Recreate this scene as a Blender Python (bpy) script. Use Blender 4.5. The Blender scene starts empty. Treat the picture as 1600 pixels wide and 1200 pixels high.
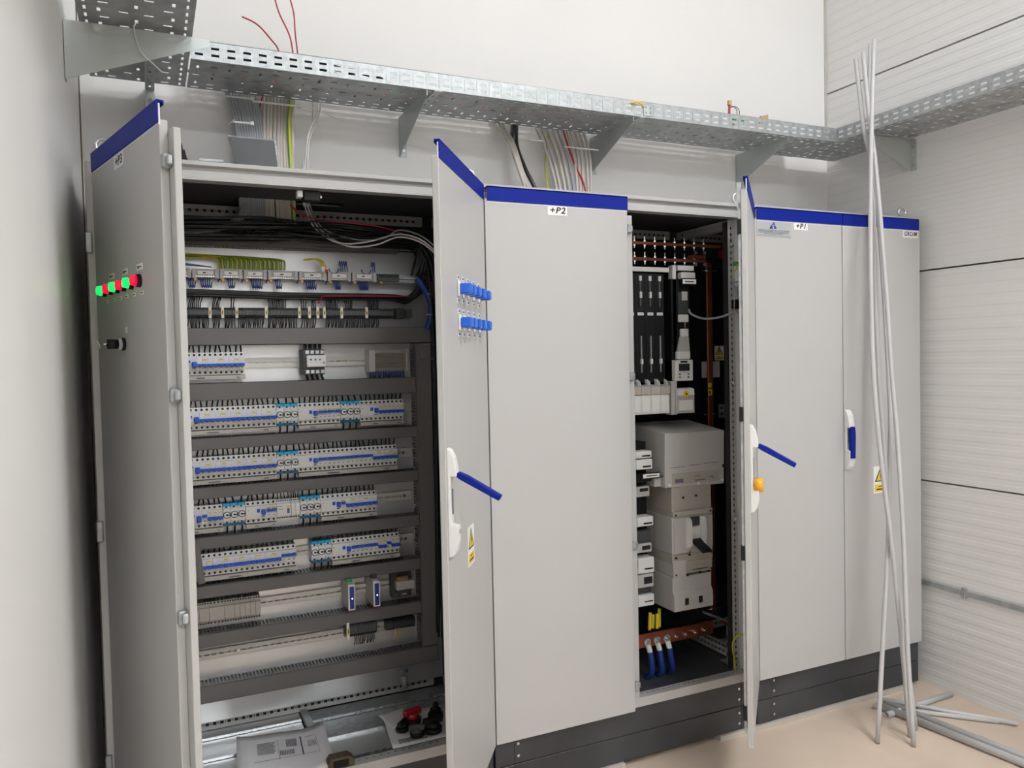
import bpy, bmesh, math, random
from mathutils import Matrix, Vector
random.seed(7)
scene = bpy.context.scene
col = scene.collection
# ------------------------------------------------------------------ camera
CAM = (0.1275, -2.5291, 1.5669)
yaw, pitch, roll, FPX = 0.4316, -0.0319, -0.0218, 1231.5
fw = Vector((math.sin(yaw)*math.cos(pitch), math.cos(yaw)*math.cos(pitch), math.sin(pitch)))
r0 = Vector((math.cos(yaw), -math.sin(yaw), 0)); u0 = r0.cross(fw)
rt = math.cos(roll)*r0 + math.sin(roll)*u0
up = -math.sin(roll)*r0 + math.cos(roll)*u0
cd = bpy.data.cameras.new('camera'); cam = bpy.data.objects.new('camera', cd); col.objects.link(cam)
cam.matrix_world = Matrix(((rt.x, up.x, -fw.x, CAM[0]), (rt.y, up.y, -fw.y, CAM[1]), (rt.z, up.z, -fw.z, CAM[2]), (0, 0, 0, 1)))
cd.sensor_width = 36; cd.sensor_fit = 'HORIZONTAL'; cd.lens = FPX/1600*36; cd.clip_start = .02
scene.camera = cam
# ------------------------------------------------------------------ world / exposure
w = bpy.data.worlds.new('world'); scene.world = w; w.use_nodes = True
w.node_tree.nodes['Background'].inputs[0].default_value = (.9, .92, 1, 1)
w.node_tree.nodes['Background'].inputs[1].default_value = .15
scene.view_settings.view_transform = 'Standard'; scene.view_settings.look = 'None'
scene.view_settings.exposure = -0.2; scene.view_settings.gamma = 1
scene.view_settings.use_curve_mapping = False
# ceiling lamps (position, size, strength): the room's only light, the last an added fill
LAMPS = [((1.7, -1.0, 4.9), (1.5, .3)), ((2.6, -2.9, 4.9), (1.4, .7)), ((.75, -6.0, 4.9), (1.2, .6))]

# ------------------------------------------------------------------ materials
MATS = {}
def mat(name, rgb, rough=.5, metal=0.0, noise=0.0, scale=8.0, bump=0.0, bscale=60.0, spec=.5, emis=None, estr=0, alpha=1, trans=0, coat=0, stretch=None):
    m = bpy.data.materials.new(name); m.use_nodes = True
    nt = m.node_tree; b = nt.nodes['Principled BSDF']
    b.inputs['Base Color'].default_value = (*rgb, 1); b.inputs['Roughness'].default_value = rough
    b.inputs['Metallic'].default_value = metal; b.inputs['Specular IOR Level'].default_value = spec
    b.inputs['Alpha'].default_value = alpha; b.inputs['Transmission Weight'].default_value = trans
    b.inputs['Coat Weight'].default_value = coat
    if emis: b.inputs['Emission Color'].default_value = (*emis, 1); b.inputs['Emission Strength'].default_value = estr
    tc = nt.nodes.new('ShaderNodeTexCoord'); src = tc.outputs['Object']
    if stretch:
        mp = nt.nodes.new('ShaderNodeMapping'); mp.inputs['Scale'].default_value = stretch
        nt.links.new(src, mp.inputs[0]); src = mp.outputs[0]
    n = nt.nodes.new('ShaderNodeTexNoise'); n.inputs['Scale'].default_value = scale; n.inputs['Detail'].default_value = 4
    nt.links.new(src, n.inputs['Vector'])
    if noise:
        cr = nt.nodes.new('ShaderNodeValToRGB')
        cr.color_ramp.elements[0].position = .3; cr.color_ramp.elements[1].position = .7
        cr.color_ramp.elements[0].color = (*[max(0, c*(1-noise)) for c in rgb], 1)
        cr.color_ramp.elements[1].color = (*[min(1, c*(1+noise)) for c in rgb], 1)
        nt.links.new(n.outputs['Fac'], cr.inputs[0]); nt.links.new(cr.outputs[0], b.inputs['Base Color'])
        mr = nt.nodes.new('ShaderNodeMapRange'); mr.inputs['To Min'].default_value = max(0, rough-.06); mr.inputs['To Max'].default_value = min(1, rough+.06)
        nt.links.new(n.outputs['Fac'], mr.inputs['Value']); nt.links.new(mr.outputs[0], b.inputs['Roughness'])
    if bump:
        n2 = nt.nodes.new('ShaderNodeTexNoise'); n2.inputs['Scale'].default_value = bscale; n2.inputs['Detail'].default_value = 3
        nt.links.new(src, n2.inputs['Vector'])
        bp = nt.nodes.new('ShaderNodeBump'); bp.inputs['Strength'].default_value = bump; bp.inputs['Distance'].default_value = .004
        nt.links.new(n2.outputs['Fac'], bp.inputs['Height']); nt.links.new(bp.outputs[0], b.inputs['Normal'])
    MATS[name] = m
    return m
mat('wall_plaster', (.74, .725, .71), .55, noise=.02, scale=1.5, bump=.03, bscale=25)
mat('wall_left_paint', (.87, .86, .845), .38, noise=.03, scale=1.2, bump=.04, bscale=9)
mat('panel_paint', (.74, .725, .71), .42, noise=.02, scale=2)
mat('joint_shade_dark', (.018, .017, .016), .8)  # dark panel joints, also the shade inside hollow posts and rails
mat('floor_screed', (.60, .48, .385), .6, noise=.10, scale=2.2, bump=.05, bscale=40)
mat('ceiling_paint', (.75, .75, .74), .8)
mat('cabinet_paint', (.475, .465, .455), .38, noise=.012, scale=3, bump=.03, bscale=300)
mat('floor_metal', (.17, .175, .18), .42, .6, noise=.2, scale=6)
mat('plinth_paint', (.040, .042, .047), .45, noise=.25, scale=5, bump=.03, bscale=200)
mat('blue_plastic', (.004, .016, .25), .5, spec=.15)
mat('blue_bright', (.015, .12, .62), .35)
mat('blue_switch', (.015, .10, .60), .45)
mat('galvanized', (.40, .42, .43), .46, .6, noise=.2, scale=45)
mat('galvanized_dull', (.40, .415, .42), .48, .45, noise=.22, scale=18)
mat('bracket_zinc', (.46, .49, .48), .45, .45, noise=.07, scale=6)
mat('plate_alu', (.50, .52, .53), .4, .4)
mat('mount_plate', (.72, .73, .74), .38, .85, noise=.05, scale=10, stretch=(1, 1, .2))
mat('zinc_bright', (.68, .70, .72), .28, .9, noise=.08, scale=40)
mat('duct_grey', (.155, .145, .14), .5, noise=.03)
mat('dark_grey', (.06, .062, .065), .5, noise=.1)
mat('terminal_grey', (.085, .09, .095), .45, noise=.15, scale=200)
mat('terminal_beige', (.42, .39, .34), .5, noise=.06, scale=100)
mat('white_plastic', (.78, .77, .75), .42, noise=.015)
mat('grey_plastic', (.50, .48, .46), .45, noise=.02)
mat('tag_white', (.82, .81, .79), .5)
mat('cyan_plastic', (.02, .40, .72), .4)
mat('cyan_dark', (.01, .12, .22), .45)
mat('yellow_label', (.82, .55, .02), .5)
mat('orange_plastic', (.85, .38, .02), .4)
mat('ink_black', (.012, .012, .014), .5)
mat('ink_grey', (.13, .13, .17), .6)
mat('ink_blue', (.03, .04, .25), .5)
mat('black_plastic', (.010, .010, .011), .5, spec=.25)
mat('rail_zinc', (.62, .60, .56), .5, .45, noise=.04, scale=40)
mat('plate_dark', (.12, .125, .13), .5, .5, noise=.15)
mat('black_wire', (.012, .012, .013), .4)
mat('grey_cable', (.30, .31, .33), .5, noise=.05)
mat('beige_cable', (.47, .43, .39), .5, noise=.05)
mat('white_wire', (.62, .60, .57), .5)
mat('red_wire', (.42, .012, .035), .4)
mat('blue_wire', (.015, .045, .26), .4)
mat('yellow_green', (.50, .50, .02), .45)
mat('green_wire', (.09, .26, .02), .45)
mat('copper', (.40, .125, .07), .38, .85, noise=.15, scale=12)
mat('steel', (.62, .62, .62), .25, .95)
mat('barrier_black', (.012, .012, .013), .25)
mat('paper', (.76, .74, .75), .7)
mat('pvc_pipe', (.50, .49, .49), .42, noise=.02)
mat('lens_green', (.0, .75, .12), .3, emis=(.0, 1, .12), estr=1.6)
mat('lens_red', (.75, .0, .03), .3, emis=(1, .0, .05), estr=.9)
mat('led_white', (.8, .95, 1), .3, emis=(.6, .9, 1), estr=6)
mat('red_plastic', (.42, .012, .018), .35)
mat('green_plastic', (.03, .28, .07), .45)
mat('screen_dark', (.03, .035, .035), .2)
mat('clear_cover', (.6, .55, .45), .12, alpha=.18)
mat('coil_gold', (.45, .30, .12), .4, .5)
mat('brass_brown', (.10, .07, .04), .45, .3)
mat('wood_board', (.50, .33, .18), .6)
mat('lamp_housing', (.75, .75, .75), .4)
mat('lamp_diffuser', (.9, .9, .9), .5, emis=(.94, .98, 1), estr=4)
mat('lamp_diffuser_b', (.9, .9, .9), .5, emis=(.94, .98, 1), estr=46)
mat('fill_lamp_diffuser', (.9, .9, .9), .5, emis=(.94, .98, 1), estr=75)  # unseen fill lamp, added to brighten the open left door

# ------------------------------------------------------------------ mesh builder
class MB:
    def __init__(s): s.v = []; s.f = []
    def add(s, vs, fs):
        o = len(s.v); s.v += [tuple(p) for p in vs]; s.f += [tuple(i+o for i in f) for f in fs]; return s
    def box(s, x0, x1, y0, y1, z0, z1, c=0.0):
        if x1 < x0: x0, x1 = x1, x0
        if y1 < y0: y0, y1 = y1, y0
        if z1 < z0: z0, z1 = z1, z0
        if not c:
            vs = [(x, y, z) for x in (x0, x1) for y in (y0, y1) for z in (z0, z1)]
            return s.add(vs, [(0, 1, 3, 2), (4, 6, 7, 5), (0, 4, 5, 1), (2, 3, 7, 6), (0, 2, 6, 4), (1, 5, 7, 3)])
        c = min(c, (x1-x0)*.45, (y1-y0)*.45, (z1-z0)*.45)
        vs = []; idx = {}
        for i, x in enumerate((x0, x1)):
            for j, y in enumerate((y0, y1)):
                for k, z in enumerate((z0, z1)):
                    dx, dy, dz = (c, -c)[i], (c, -c)[j], (c, -c)[k]
                    idx[i, j, k, 0] = len(vs); vs.append((x, y+dy, z+dz))
                    idx[i, j, k, 1] = len(vs); vs.append((x+dx, y, z+dz))
                    idx[i, j, k, 2] = len(vs); vs.append((x+dx, y+dy, z))
        F = []
        q = [(0, 0), (1, 0), (1, 1), (0, 1)]
        for i in (0, 1): F.append([idx[i, a, b, 0] for a, b in (q if i else q[::-1])])
        for j in (0, 1): F.append([idx[a, j, b, 1] for a, b in (q[::-1] if j else q)])
        for k in (0, 1): F.append([idx[a, b, k, 2] for a, b in (q if k else q[::-1])])
        for k in (0, 1):
            for j in (0, 1): F.append([idx[0, j, k, 1], idx[1, j, k, 1], idx[1, j, k, 2], idx[0, j, k, 2]])
            for i in (0, 1): F.append([idx[i, 0, k, 0], idx[i, 1, k, 0], idx[i, 1, k, 2], idx[i, 0, k, 2]])
        for i in (0, 1):
            for j in (0, 1): F.append([idx[i, j, 0, 0], idx[i, j, 1, 0], idx[i, j, 1, 1], idx[i, j, 0, 1]])
        for i in (0, 1):
            for j in (0, 1):
                for k in (0, 1): F.append([idx[i, j, k, 0], idx[i, j, k, 1], idx[i, j, k, 2]])
        return s.add(vs, F)
    def prism(s, poly, axis, a, b):
        """poly: list of 2-D points in the two other axes (in x,y,z order), extruded along axis from a to b"""
        n = len(poly)
        def P(p, t):
            if axis == 'x': return (t, p[0], p[1])
            if axis == 'y': return (p[0], t, p[1])
            return (p[0], p[1], t)
        vs = [P(p, a) for p in poly]+[P(p, b) for p in poly]
        return s.add(vs, [tuple(range(n))[::-1], tuple(range(n, 2*n))]+[(i, (i+1) % n, n+(i+1) % n, n+i) for i in range(n)])
    def cyl(s, p, d, r, h, n=16, r2=None):
        p = Vector(p); d = Vector(d).normalized(); t = Vector((0, 0, 1)) if abs(d.z) < .9 else Vector((1, 0, 0))
        a = d.cross(t).normalized(); b = d.cross(a); r2 = r if r2 is None else r2
        vs = [p+r*(math.cos(2*math.pi*i/n)*a+math.sin(2*math.pi*i/n)*b) for i in range(n)]
        vs += [p+d*h+r2*(math.cos(2*math.pi*i/n)*a+math.sin(2*math.pi*i/n)*b) for i in range(n)]
        return s.add(vs, [tuple(range(n)), tuple(range(2*n-1, n-1, -1))]+[(i, n+i, n+(i+1) % n, (i+1) % n) for i in range(n)])
    def tube(s, pts, r, n=8, sub=4, caps=True):
        pts = smooth(pts, sub) if sub > 1 else [Vector(p) for p in pts]
        m = len(pts); prev = None; rings = []
        for i, p in enumerate(pts):
            t = (pts[min(i+1, m-1)]-pts[max(i-1, 0)])
            t = t.normalized() if t.length > 1e-9 else Vector((0, 0, 1))
            if prev is None:
                h = Vector((0, 0, 1)) if abs(t.z) < .9 else Vector((1, 0, 0)); a = t.cross(h).normalized()
            else: a = (prev-t*prev.dot(t)).normalized()
            prev = a; b = t.cross(a)
            rings.append([p+r*(math.cos(2*math.pi*k/n)*a+math.sin(2*math.pi*k/n)*b) for k in range(n)])
        vs = [q for R in rings for q in R]
        fs = [(i*n+k, i*n+(k+1) % n, (i+1)*n+(k+1) % n, (i+1)*n+k) for i in range(m-1) for k in range(n)]
        if caps: fs += [tuple(range(n))[::-1], tuple(range((m-1)*n, m*n))]
        return s.add(vs, fs)
    def torus(s, c, ax, R, r, n=20, k=8, a0=0, a1=2*math.pi):
        c = Vector(c); ax = Vector(ax).normalized(); t = Vector((0, 0, 1)) if abs(ax.z) < .9 else Vector((1, 0, 0))
        a = ax.cross(t).normalized(); b = ax.cross(a); full = abs(a1-a0) > 6.28
        m = n if full else n+1
        vs = []
        for i in range(m):
            th = a0+(a1-a0)*i/n; d = math.cos(th)*a+math.sin(th)*b
            for j in range(k):
                ph = 2*math.pi*j/k; vs.append(c+d*(R+r*math.cos(ph))+ax*r*math.sin(ph))
        fs = [(i*k+j, i*k+(j+1) % k, ((i+1) % m)*k+(j+1) % k, ((i+1) % m)*k+j) for i in range(n if full else m-1) for j in range(k)]
        return s.add(vs, fs)
    def perf(s, o, U, V, ul, vl, holes):
        """flat sheet from o along U (length ul) and V (length vl) with rectangular holes (u0,u1,v0,v1)"""
        o = Vector(o); U = Vector(U); V = Vector(V)
        vb = sorted({0, vl, *[min(max(h[2], 0), vl) for h in holes], *[min(max(h[3], 0), vl) for h in holes]})
        for a, b in zip(vb, vb[1:]):
            if b-a < 1e-6: continue
            m = (a+b)/2
            cuts = sorted((max(h[0], 0), min(h[1], ul)) for h in holes if h[2] < m < h[3])
            x = 0
            for c0, c1 in cuts+[(ul, ul)]:
                if c0-x > 1e-6:
                    s.add([o+U*x+V*a, o+U*c0+V*a, o+U*c0+V*b, o+U*x+V*b], [(0, 1, 2, 3)])
                x = max(x, c1)
        return s
    def quad(s, a, b, c, d): return s.add([a, b, c, d], [(0, 1, 2, 3)])
    def build(s, name, m, parent=None, sm=False, solid=0, loc=None, rot=None, bev=0, kind=None):
        me = bpy.data.meshes.new(name); me.from_pydata(s.v, [], s.f)
        bm = bmesh.new(); bm.from_mesh(me); bmesh.ops.recalc_face_normals(bm, faces=bm.faces); bm.to_mesh(me); bm.free()
        me.materials.append(MATS[m])
        if sm:
            me.polygons.foreach_set('use_smooth', [len(p.vertices) <= 4 for p in me.polygons])
        o = bpy.data.objects.new(name, me); col.objects.link(o)
        if parent: o.parent = parent
        if loc: o.location = loc
        if rot: o.rotation_euler = rot
        if solid:
            md = o.modifiers.new('thickness', 'SOLIDIFY'); md.thickness = solid; md.offset = 0
        if bev:
            md = o.modifiers.new('bevel', 'BEVEL'); md.width = bev; md.segments = 2; md.limit_method = 'ANGLE'
        if kind: o['kind'] = kind
        return o
def smooth(pts, sub):
    P = [Vector(p) for p in pts]
    if len(P) < 3: return P
    out = []
    for i in range(len(P)-1):
        p0 = P[max(i-1, 0)]; p1 = P[i]; p2 = P[i+1]; p3 = P[min(i+2, len(P)-1)]
        for k in range(sub):
            t = k/sub
            out.append(.5*((2*p1)+(p2-p0)*t+(2*p0-5*p1+4*p2-p3)*t*t+(3*p1-p0-3*p2+p3)*t**3))
    return out+[P[-1]]
def empty(name, loc=(0, 0, 0), rotz=0, parent=None):
    o = bpy.data.objects.new(name, None); col.objects.link(o); o.location = loc; o.rotation_euler = (0, 0, rotz)
    o.empty_display_size = .05
    if parent: o.parent = parent
    return o
def tag(o, label, cat=None, group=None, kind=None):
    o['label'] = label
    if cat: o['category'] = cat
    if group: o['group'] = group
    if kind: o['kind'] = kind
    return o
def struct(o, label=None):
    o['kind'] = 'structure'
    if label: o['label'] = label
    return o
def dup(o, parent=None):
    c = o.copy(); col.objects.link(c)
    if parent: c.parent = parent
    return c
def dup_tree(root, loc):
    c = root.copy(); col.objects.link(c); c.location = loc
    for ch in list(root.children):
        d = ch.copy(); col.objects.link(d); d.parent = c
        for g in list(ch.children):
            e = g.copy(); col.objects.link(e); e.parent = d
    return c
def text_mesh(txt, size, m, parent, loc, rot, name='lettering', shear=.18, bold=.0, wscale=1.0):
    cu = bpy.data.curves.new('t', 'FONT'); cu.body = txt; cu.size = size; cu.shear = shear; cu.offset = bold
    cu.align_x = 'CENTER'; cu.align_y = 'CENTER'; cu.extrude = .0004; cu.space_character = 1.14
    to = bpy.data.objects.new('t', cu); col.objects.link(to)
    dg = bpy.context.evaluated_depsgraph_get(); dg.update()
    me = bpy.data.meshes.new_from_object(to.evaluated_get(dg)); bpy.data.objects.remove(to); bpy.data.curves.remove(cu)
    me.materials.clear(); me.materials.append(MATS[m])
    o = bpy.data.objects.new(name, me); col.objects.link(o); o.parent = parent; o.location = loc; o.rotation_euler = rot
    o.scale = (wscale, 1, 1)
    return o

# ------------------------------------------------------------------ the room
FZ, XL, XR, YB, YF, ZC = -.015, -.06, 3.435, .595, -7.5, 5.0
fl = MB().box(XL-.2, XR+.2, YF-.2, YB+.2, FZ-.1, FZ).build('floor', 'floor_screed'); struct(fl, 'pale beige screed floor')
struct(MB().box(XL-.2, XR+.2, YF-.2, YB+.2, ZC, ZC+.1).build('ceiling', 'ceiling_paint'), 'white ceiling')
struct(MB().box(XL-.2, XR+.2, YB, YB+.15, FZ, ZC).build('wall_back', 'wall_plaster'), 'smooth white wall behind the cabinets')
struct(MB().box(XL-.15, XL, YF, YB, FZ, ZC).build('wall_left', 'wall_left_paint'), 'smooth white wall beside the open cabinet door')
struct(MB().box(XL-.2, XR+.2, YF-.15, YF, FZ, ZC).build('wall_front', 'wall_plaster'), 'white wall at the far end of the room')
wr = MB().box(XR+.05, XR+.15, YF, YB, FZ, ZC).build('wall_right', 'joint_shade_dark'); struct(wr, 'pale grey ribbed sandwich panel wall')
seams = [FZ, .952, 1.938, 2.93, 3.925, ZC]
for z0, z1 in zip(seams, seams[1:]):
    prof = []           # (x, z) profile with shallow 50 mm ribs
    a, b = z0+(.003 if z0 > 0 else 0), z1-.003
    z = a; k = 0
    zs = [a]
    while zs[-1]+.025 < b-.01:
        zs.append(zs[-1]+.025)
    zs.append(b)
    prof = [(XR+.06, a)]
    for i in range(len(zs)-1):
        x = XR+(.0009 if i % 2 else 0)
        prof += [(x, zs[i]+(.0015 if i else 0)), (x, zs[i+1]-.0015)]
    prof += [(XR+.06, b)]
    MB().prism(prof, 'y', YF, YB).build('panel', 'panel_paint', wr)
# corner trim (unfinished sealant line) on the left and right corners
struct(MB().box(XR-.012, XR, YB-.004, YB, 2.63, ZC).build('trim_1', 'beige_cable'), 'thin pale sealant strip in the wall corner')
struct(MB().box(XL, XL+.004, YB-.004, YB, FZ, ZC).build('trim_2', 'brass_brown'), 'thin dark joint in the wall corner')
# ceiling lamps, the third an added fill for the open left door
for i, (p, sz) in enumerate(LAMPS):
    t = empty('ceiling_light', p)
    MB().box(-sz[0]/2-.02, sz[0]/2+.02, -sz[1]/2-.02, sz[1]/2+.02, 0, ZC-p[2]).build('housing', 'lamp_housing', t)
    MB().box(-sz[0]/2, sz[0]/2, -sz[1]/2, sz[1]/2, -.01, -.001).build('diffuser', ('lamp_diffuser', 'lamp_diffuser_b', 'fill_lamp_diffuser')[i], t)
    tag(t, ['narrow white linear ceiling lamp over the cabinets', 'wide white ceiling lamp in the middle of the room', 'short wide fill lamp added out of view at the far end of the room'][i], 'lamp')
# grounding strip on the right wall with clips
gs = empty('grounding_strip', (XR-.012, 0, .457))
MB().box(0, .004, -4.5, .5, 0, .024).build('strip', 'galvanized_dull', gs)
for y in (-.18, -1.2, -2.2):
    MB().box(-.006, .012, y-.01, y+.01, -.012, .036, .002).build('clip', 'galvanized', gs)
tag(gs, 'flat galvanized grounding strip clipped low on the ribbed wall', 'strip')
# ------------------------------------------------------------------ cable trays and brackets
TZ = 2.56
def tray_holes(L, W, phase=0.0):
    H = []
    n = int(L/.05)
    for i in range(n):
        u = phase+.0125+i*.05
        for v in (.016, W-.023): H.append((u, u+.025, v, v+.007))
        if i % 2 == 0:
            for v in (.055, W-.08): H.append((u+.008, u+.016, v, v+.024))
            H.append((u, u+.022, W*.5-.005, W*.5+.004))
        else:
            for v in (.05, W-.06): H.append((u, u+.022, v, v+.009))
            for v in (.105, W-.13): H.append((u+.01, u+.017, v, v+.024))
    return [h for h in H if h[1] < L-.004]
def side_holes(L, phase=0.0):
    return [(phase+.0125+i*.05, phase+.0375+i*.05, v, v+.008) for i in range(int(L/.05)) for v in (.014, .036) if phase+.0375+i*.05 < L-.004]
def tray(loc, rotz, L, W, label, front=(0, None), rear=True):
    """tray along local +x, width along +y; front side at y=0"""
    t = empty('cable_tray', loc, rotz)
    MB().perf((0, 0, 0), (1, 0, 0), (0, 1, 0), L, W, tray_holes(L, W)).build('tray_base', 'galvanized_dull', t, solid=.0012)
    fa, fb = front[0], front[1] or L
    MB().perf((fa, 0, 0), (1, 0, 0), (0, 0, 1), fb-fa, .06, side_holes(fb-fa)).build('tray_side', 'galvanized', t, solid=.0012)
    m = MB(); m.tube([(fa, .004, .06), (fb, .004, .06)], .0045, 6, 1); m.build('tray_rim', 'galvanized', t, sm=True)
    ribs = MB()
    for i in range(int((fb-fa)/.05)+1): ribs.box(fa+i*.05-.0015, fa+i*.05+.0015, -.0018, 0, .008, .052)
    ribs.build('tray_ribs', 'galvanized', t, kind='stuff')
    if rear:
        MB().perf((0, W, 0), (1, 0, 0), (0, 0, 1), L, .06, side_holes(L)).build('tray_side', 'galvanized', t, solid=.0012)
        m = MB(); m.tube([(0, W-.004, .06), (L, W-.004, .06)], .0045, 6, 1); m.build('tray_rim', 'galvanized', t, sm=True)
    return tag(t, label, 'cable tray')
tray((.285, .24, TZ), 0, 2.84, .29, 'perforated galvanized cable tray running along the white wall above the cabinets')
tray((3.125, .53, TZ+.0015), -math.pi/2, 2.6, .29, 'perforated galvanized cable tray running along the ribbed panel wall', front=(.29, None))
# left tray: comes from the room to the back wall; its right side ends where the long tray joins
tl = tray((-.02, .53, TZ+.0015), -math.pi/2, 3.0, .30, 'perforated galvanized cable tray crossing from the smooth left wall, over the open cabinet door', front=(0, None), rear=False)
m = MB().perf((.29, .30, 0), (1, 0, 0), (0, 0, 1), 2.71, .06, side_holes(2.71)); m.build('tray_side', 'galvanized', tl, solid=.0012)
MB().tube([(.29, .296, .06), (3.0, .296, .06)], .0045, 6, 1).build('tray_rim', 'galvanized', tl, sm=True)
# splice plates on the long tray
for x in (2.03,):
    sp = MB().box(x, x+.05, .2365, .2385, TZ+.006, TZ+.054)
    for dx in (.014, .036):
        for dz in (.02, .04): sp.cyl((x+dx, .2365, TZ+dz), (0, -1, 0), .004, .003, 8)
    tag(sp.build('splice_plate', 'galvanized'), 'small bolted splice plate joining two lengths of the long cable tray', 'bracket')

def bracket(loc, rotz, L, hw, label, w=.03):
    """cantilever arm: local +x away from the wall, wall at x=0; plate in the local xz plane at y=0"""
    b = empty('tray_bracket', loc, rotz)
    MB().prism([(0, 0), (L, 0), (L, -.022), (0, -hw)], 'y', -.001, .001).build('web', 'bracket_zinc', b)
    pf = MB().perf((0, 0, 0), (0, 1, 0), (0, 0, -1), w, hw, [(w*.5-.004, w*.5+.004, z, z+.01) for z in (hw*.2, hw*.45, hw*.8)])
    pf.build('wall_flange', 'bracket_zinc', b, solid=.002)
    tf = MB().perf((0, 0, 0), (1, 0, 0), (0, 1, 0), L, w, [(.03+i*.05, .048+i*.05, w*.5-.004, w*.5+.004) for i in range(int((L-.05)/.05))])
    tf.build('arm_flange', 'bracket_zinc', b, solid=.002)
    bo = MB()
    for z in (hw*.24, hw*.84): bo.cyl((.001, w*.5, -z), (1, 0, 0), .007, .006, 6)
    bo.build('bolts', 'steel', b, kind='stuff')
    return tag(b, label, 'bracket', 'tray brackets')
R90 = -math.pi/2
# rotz=-90deg maps local +x -> -y (out of the back wall) and local +y -> +x
for x, lab in ((.18, 'galvanized cantilever bracket under the long tray, behind the door marked +P3'), (1.115, 'galvanized cantilever bracket between the two bundles of cables'),
               (2.01, 'galvanized cantilever bracket right beside the cables that enter the cabinet marked +P2'), (2.85, 'galvanized cantilever bracket near the wall corner, under the splice of the long tray')):
    b = bracket((x-.03, YB-.003, TZ-.003), R90, .355, .16, lab)
    if x != .18:
        for ch in b.children: ch.location.y = 0
        # web on the far side of the flange, as in the photograph
        b.children[0].location.y = .03
bracket((XR-.003, .085, TZ-.003), math.pi, .31, .145, 'galvanized cantilever bracket on the ribbed panel wall')
bl = bracket((XL+.003, .03, TZ-.012), 0, .385, .165, 'large galvanized bracket on the smooth left wall carrying the crossing tray')
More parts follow.
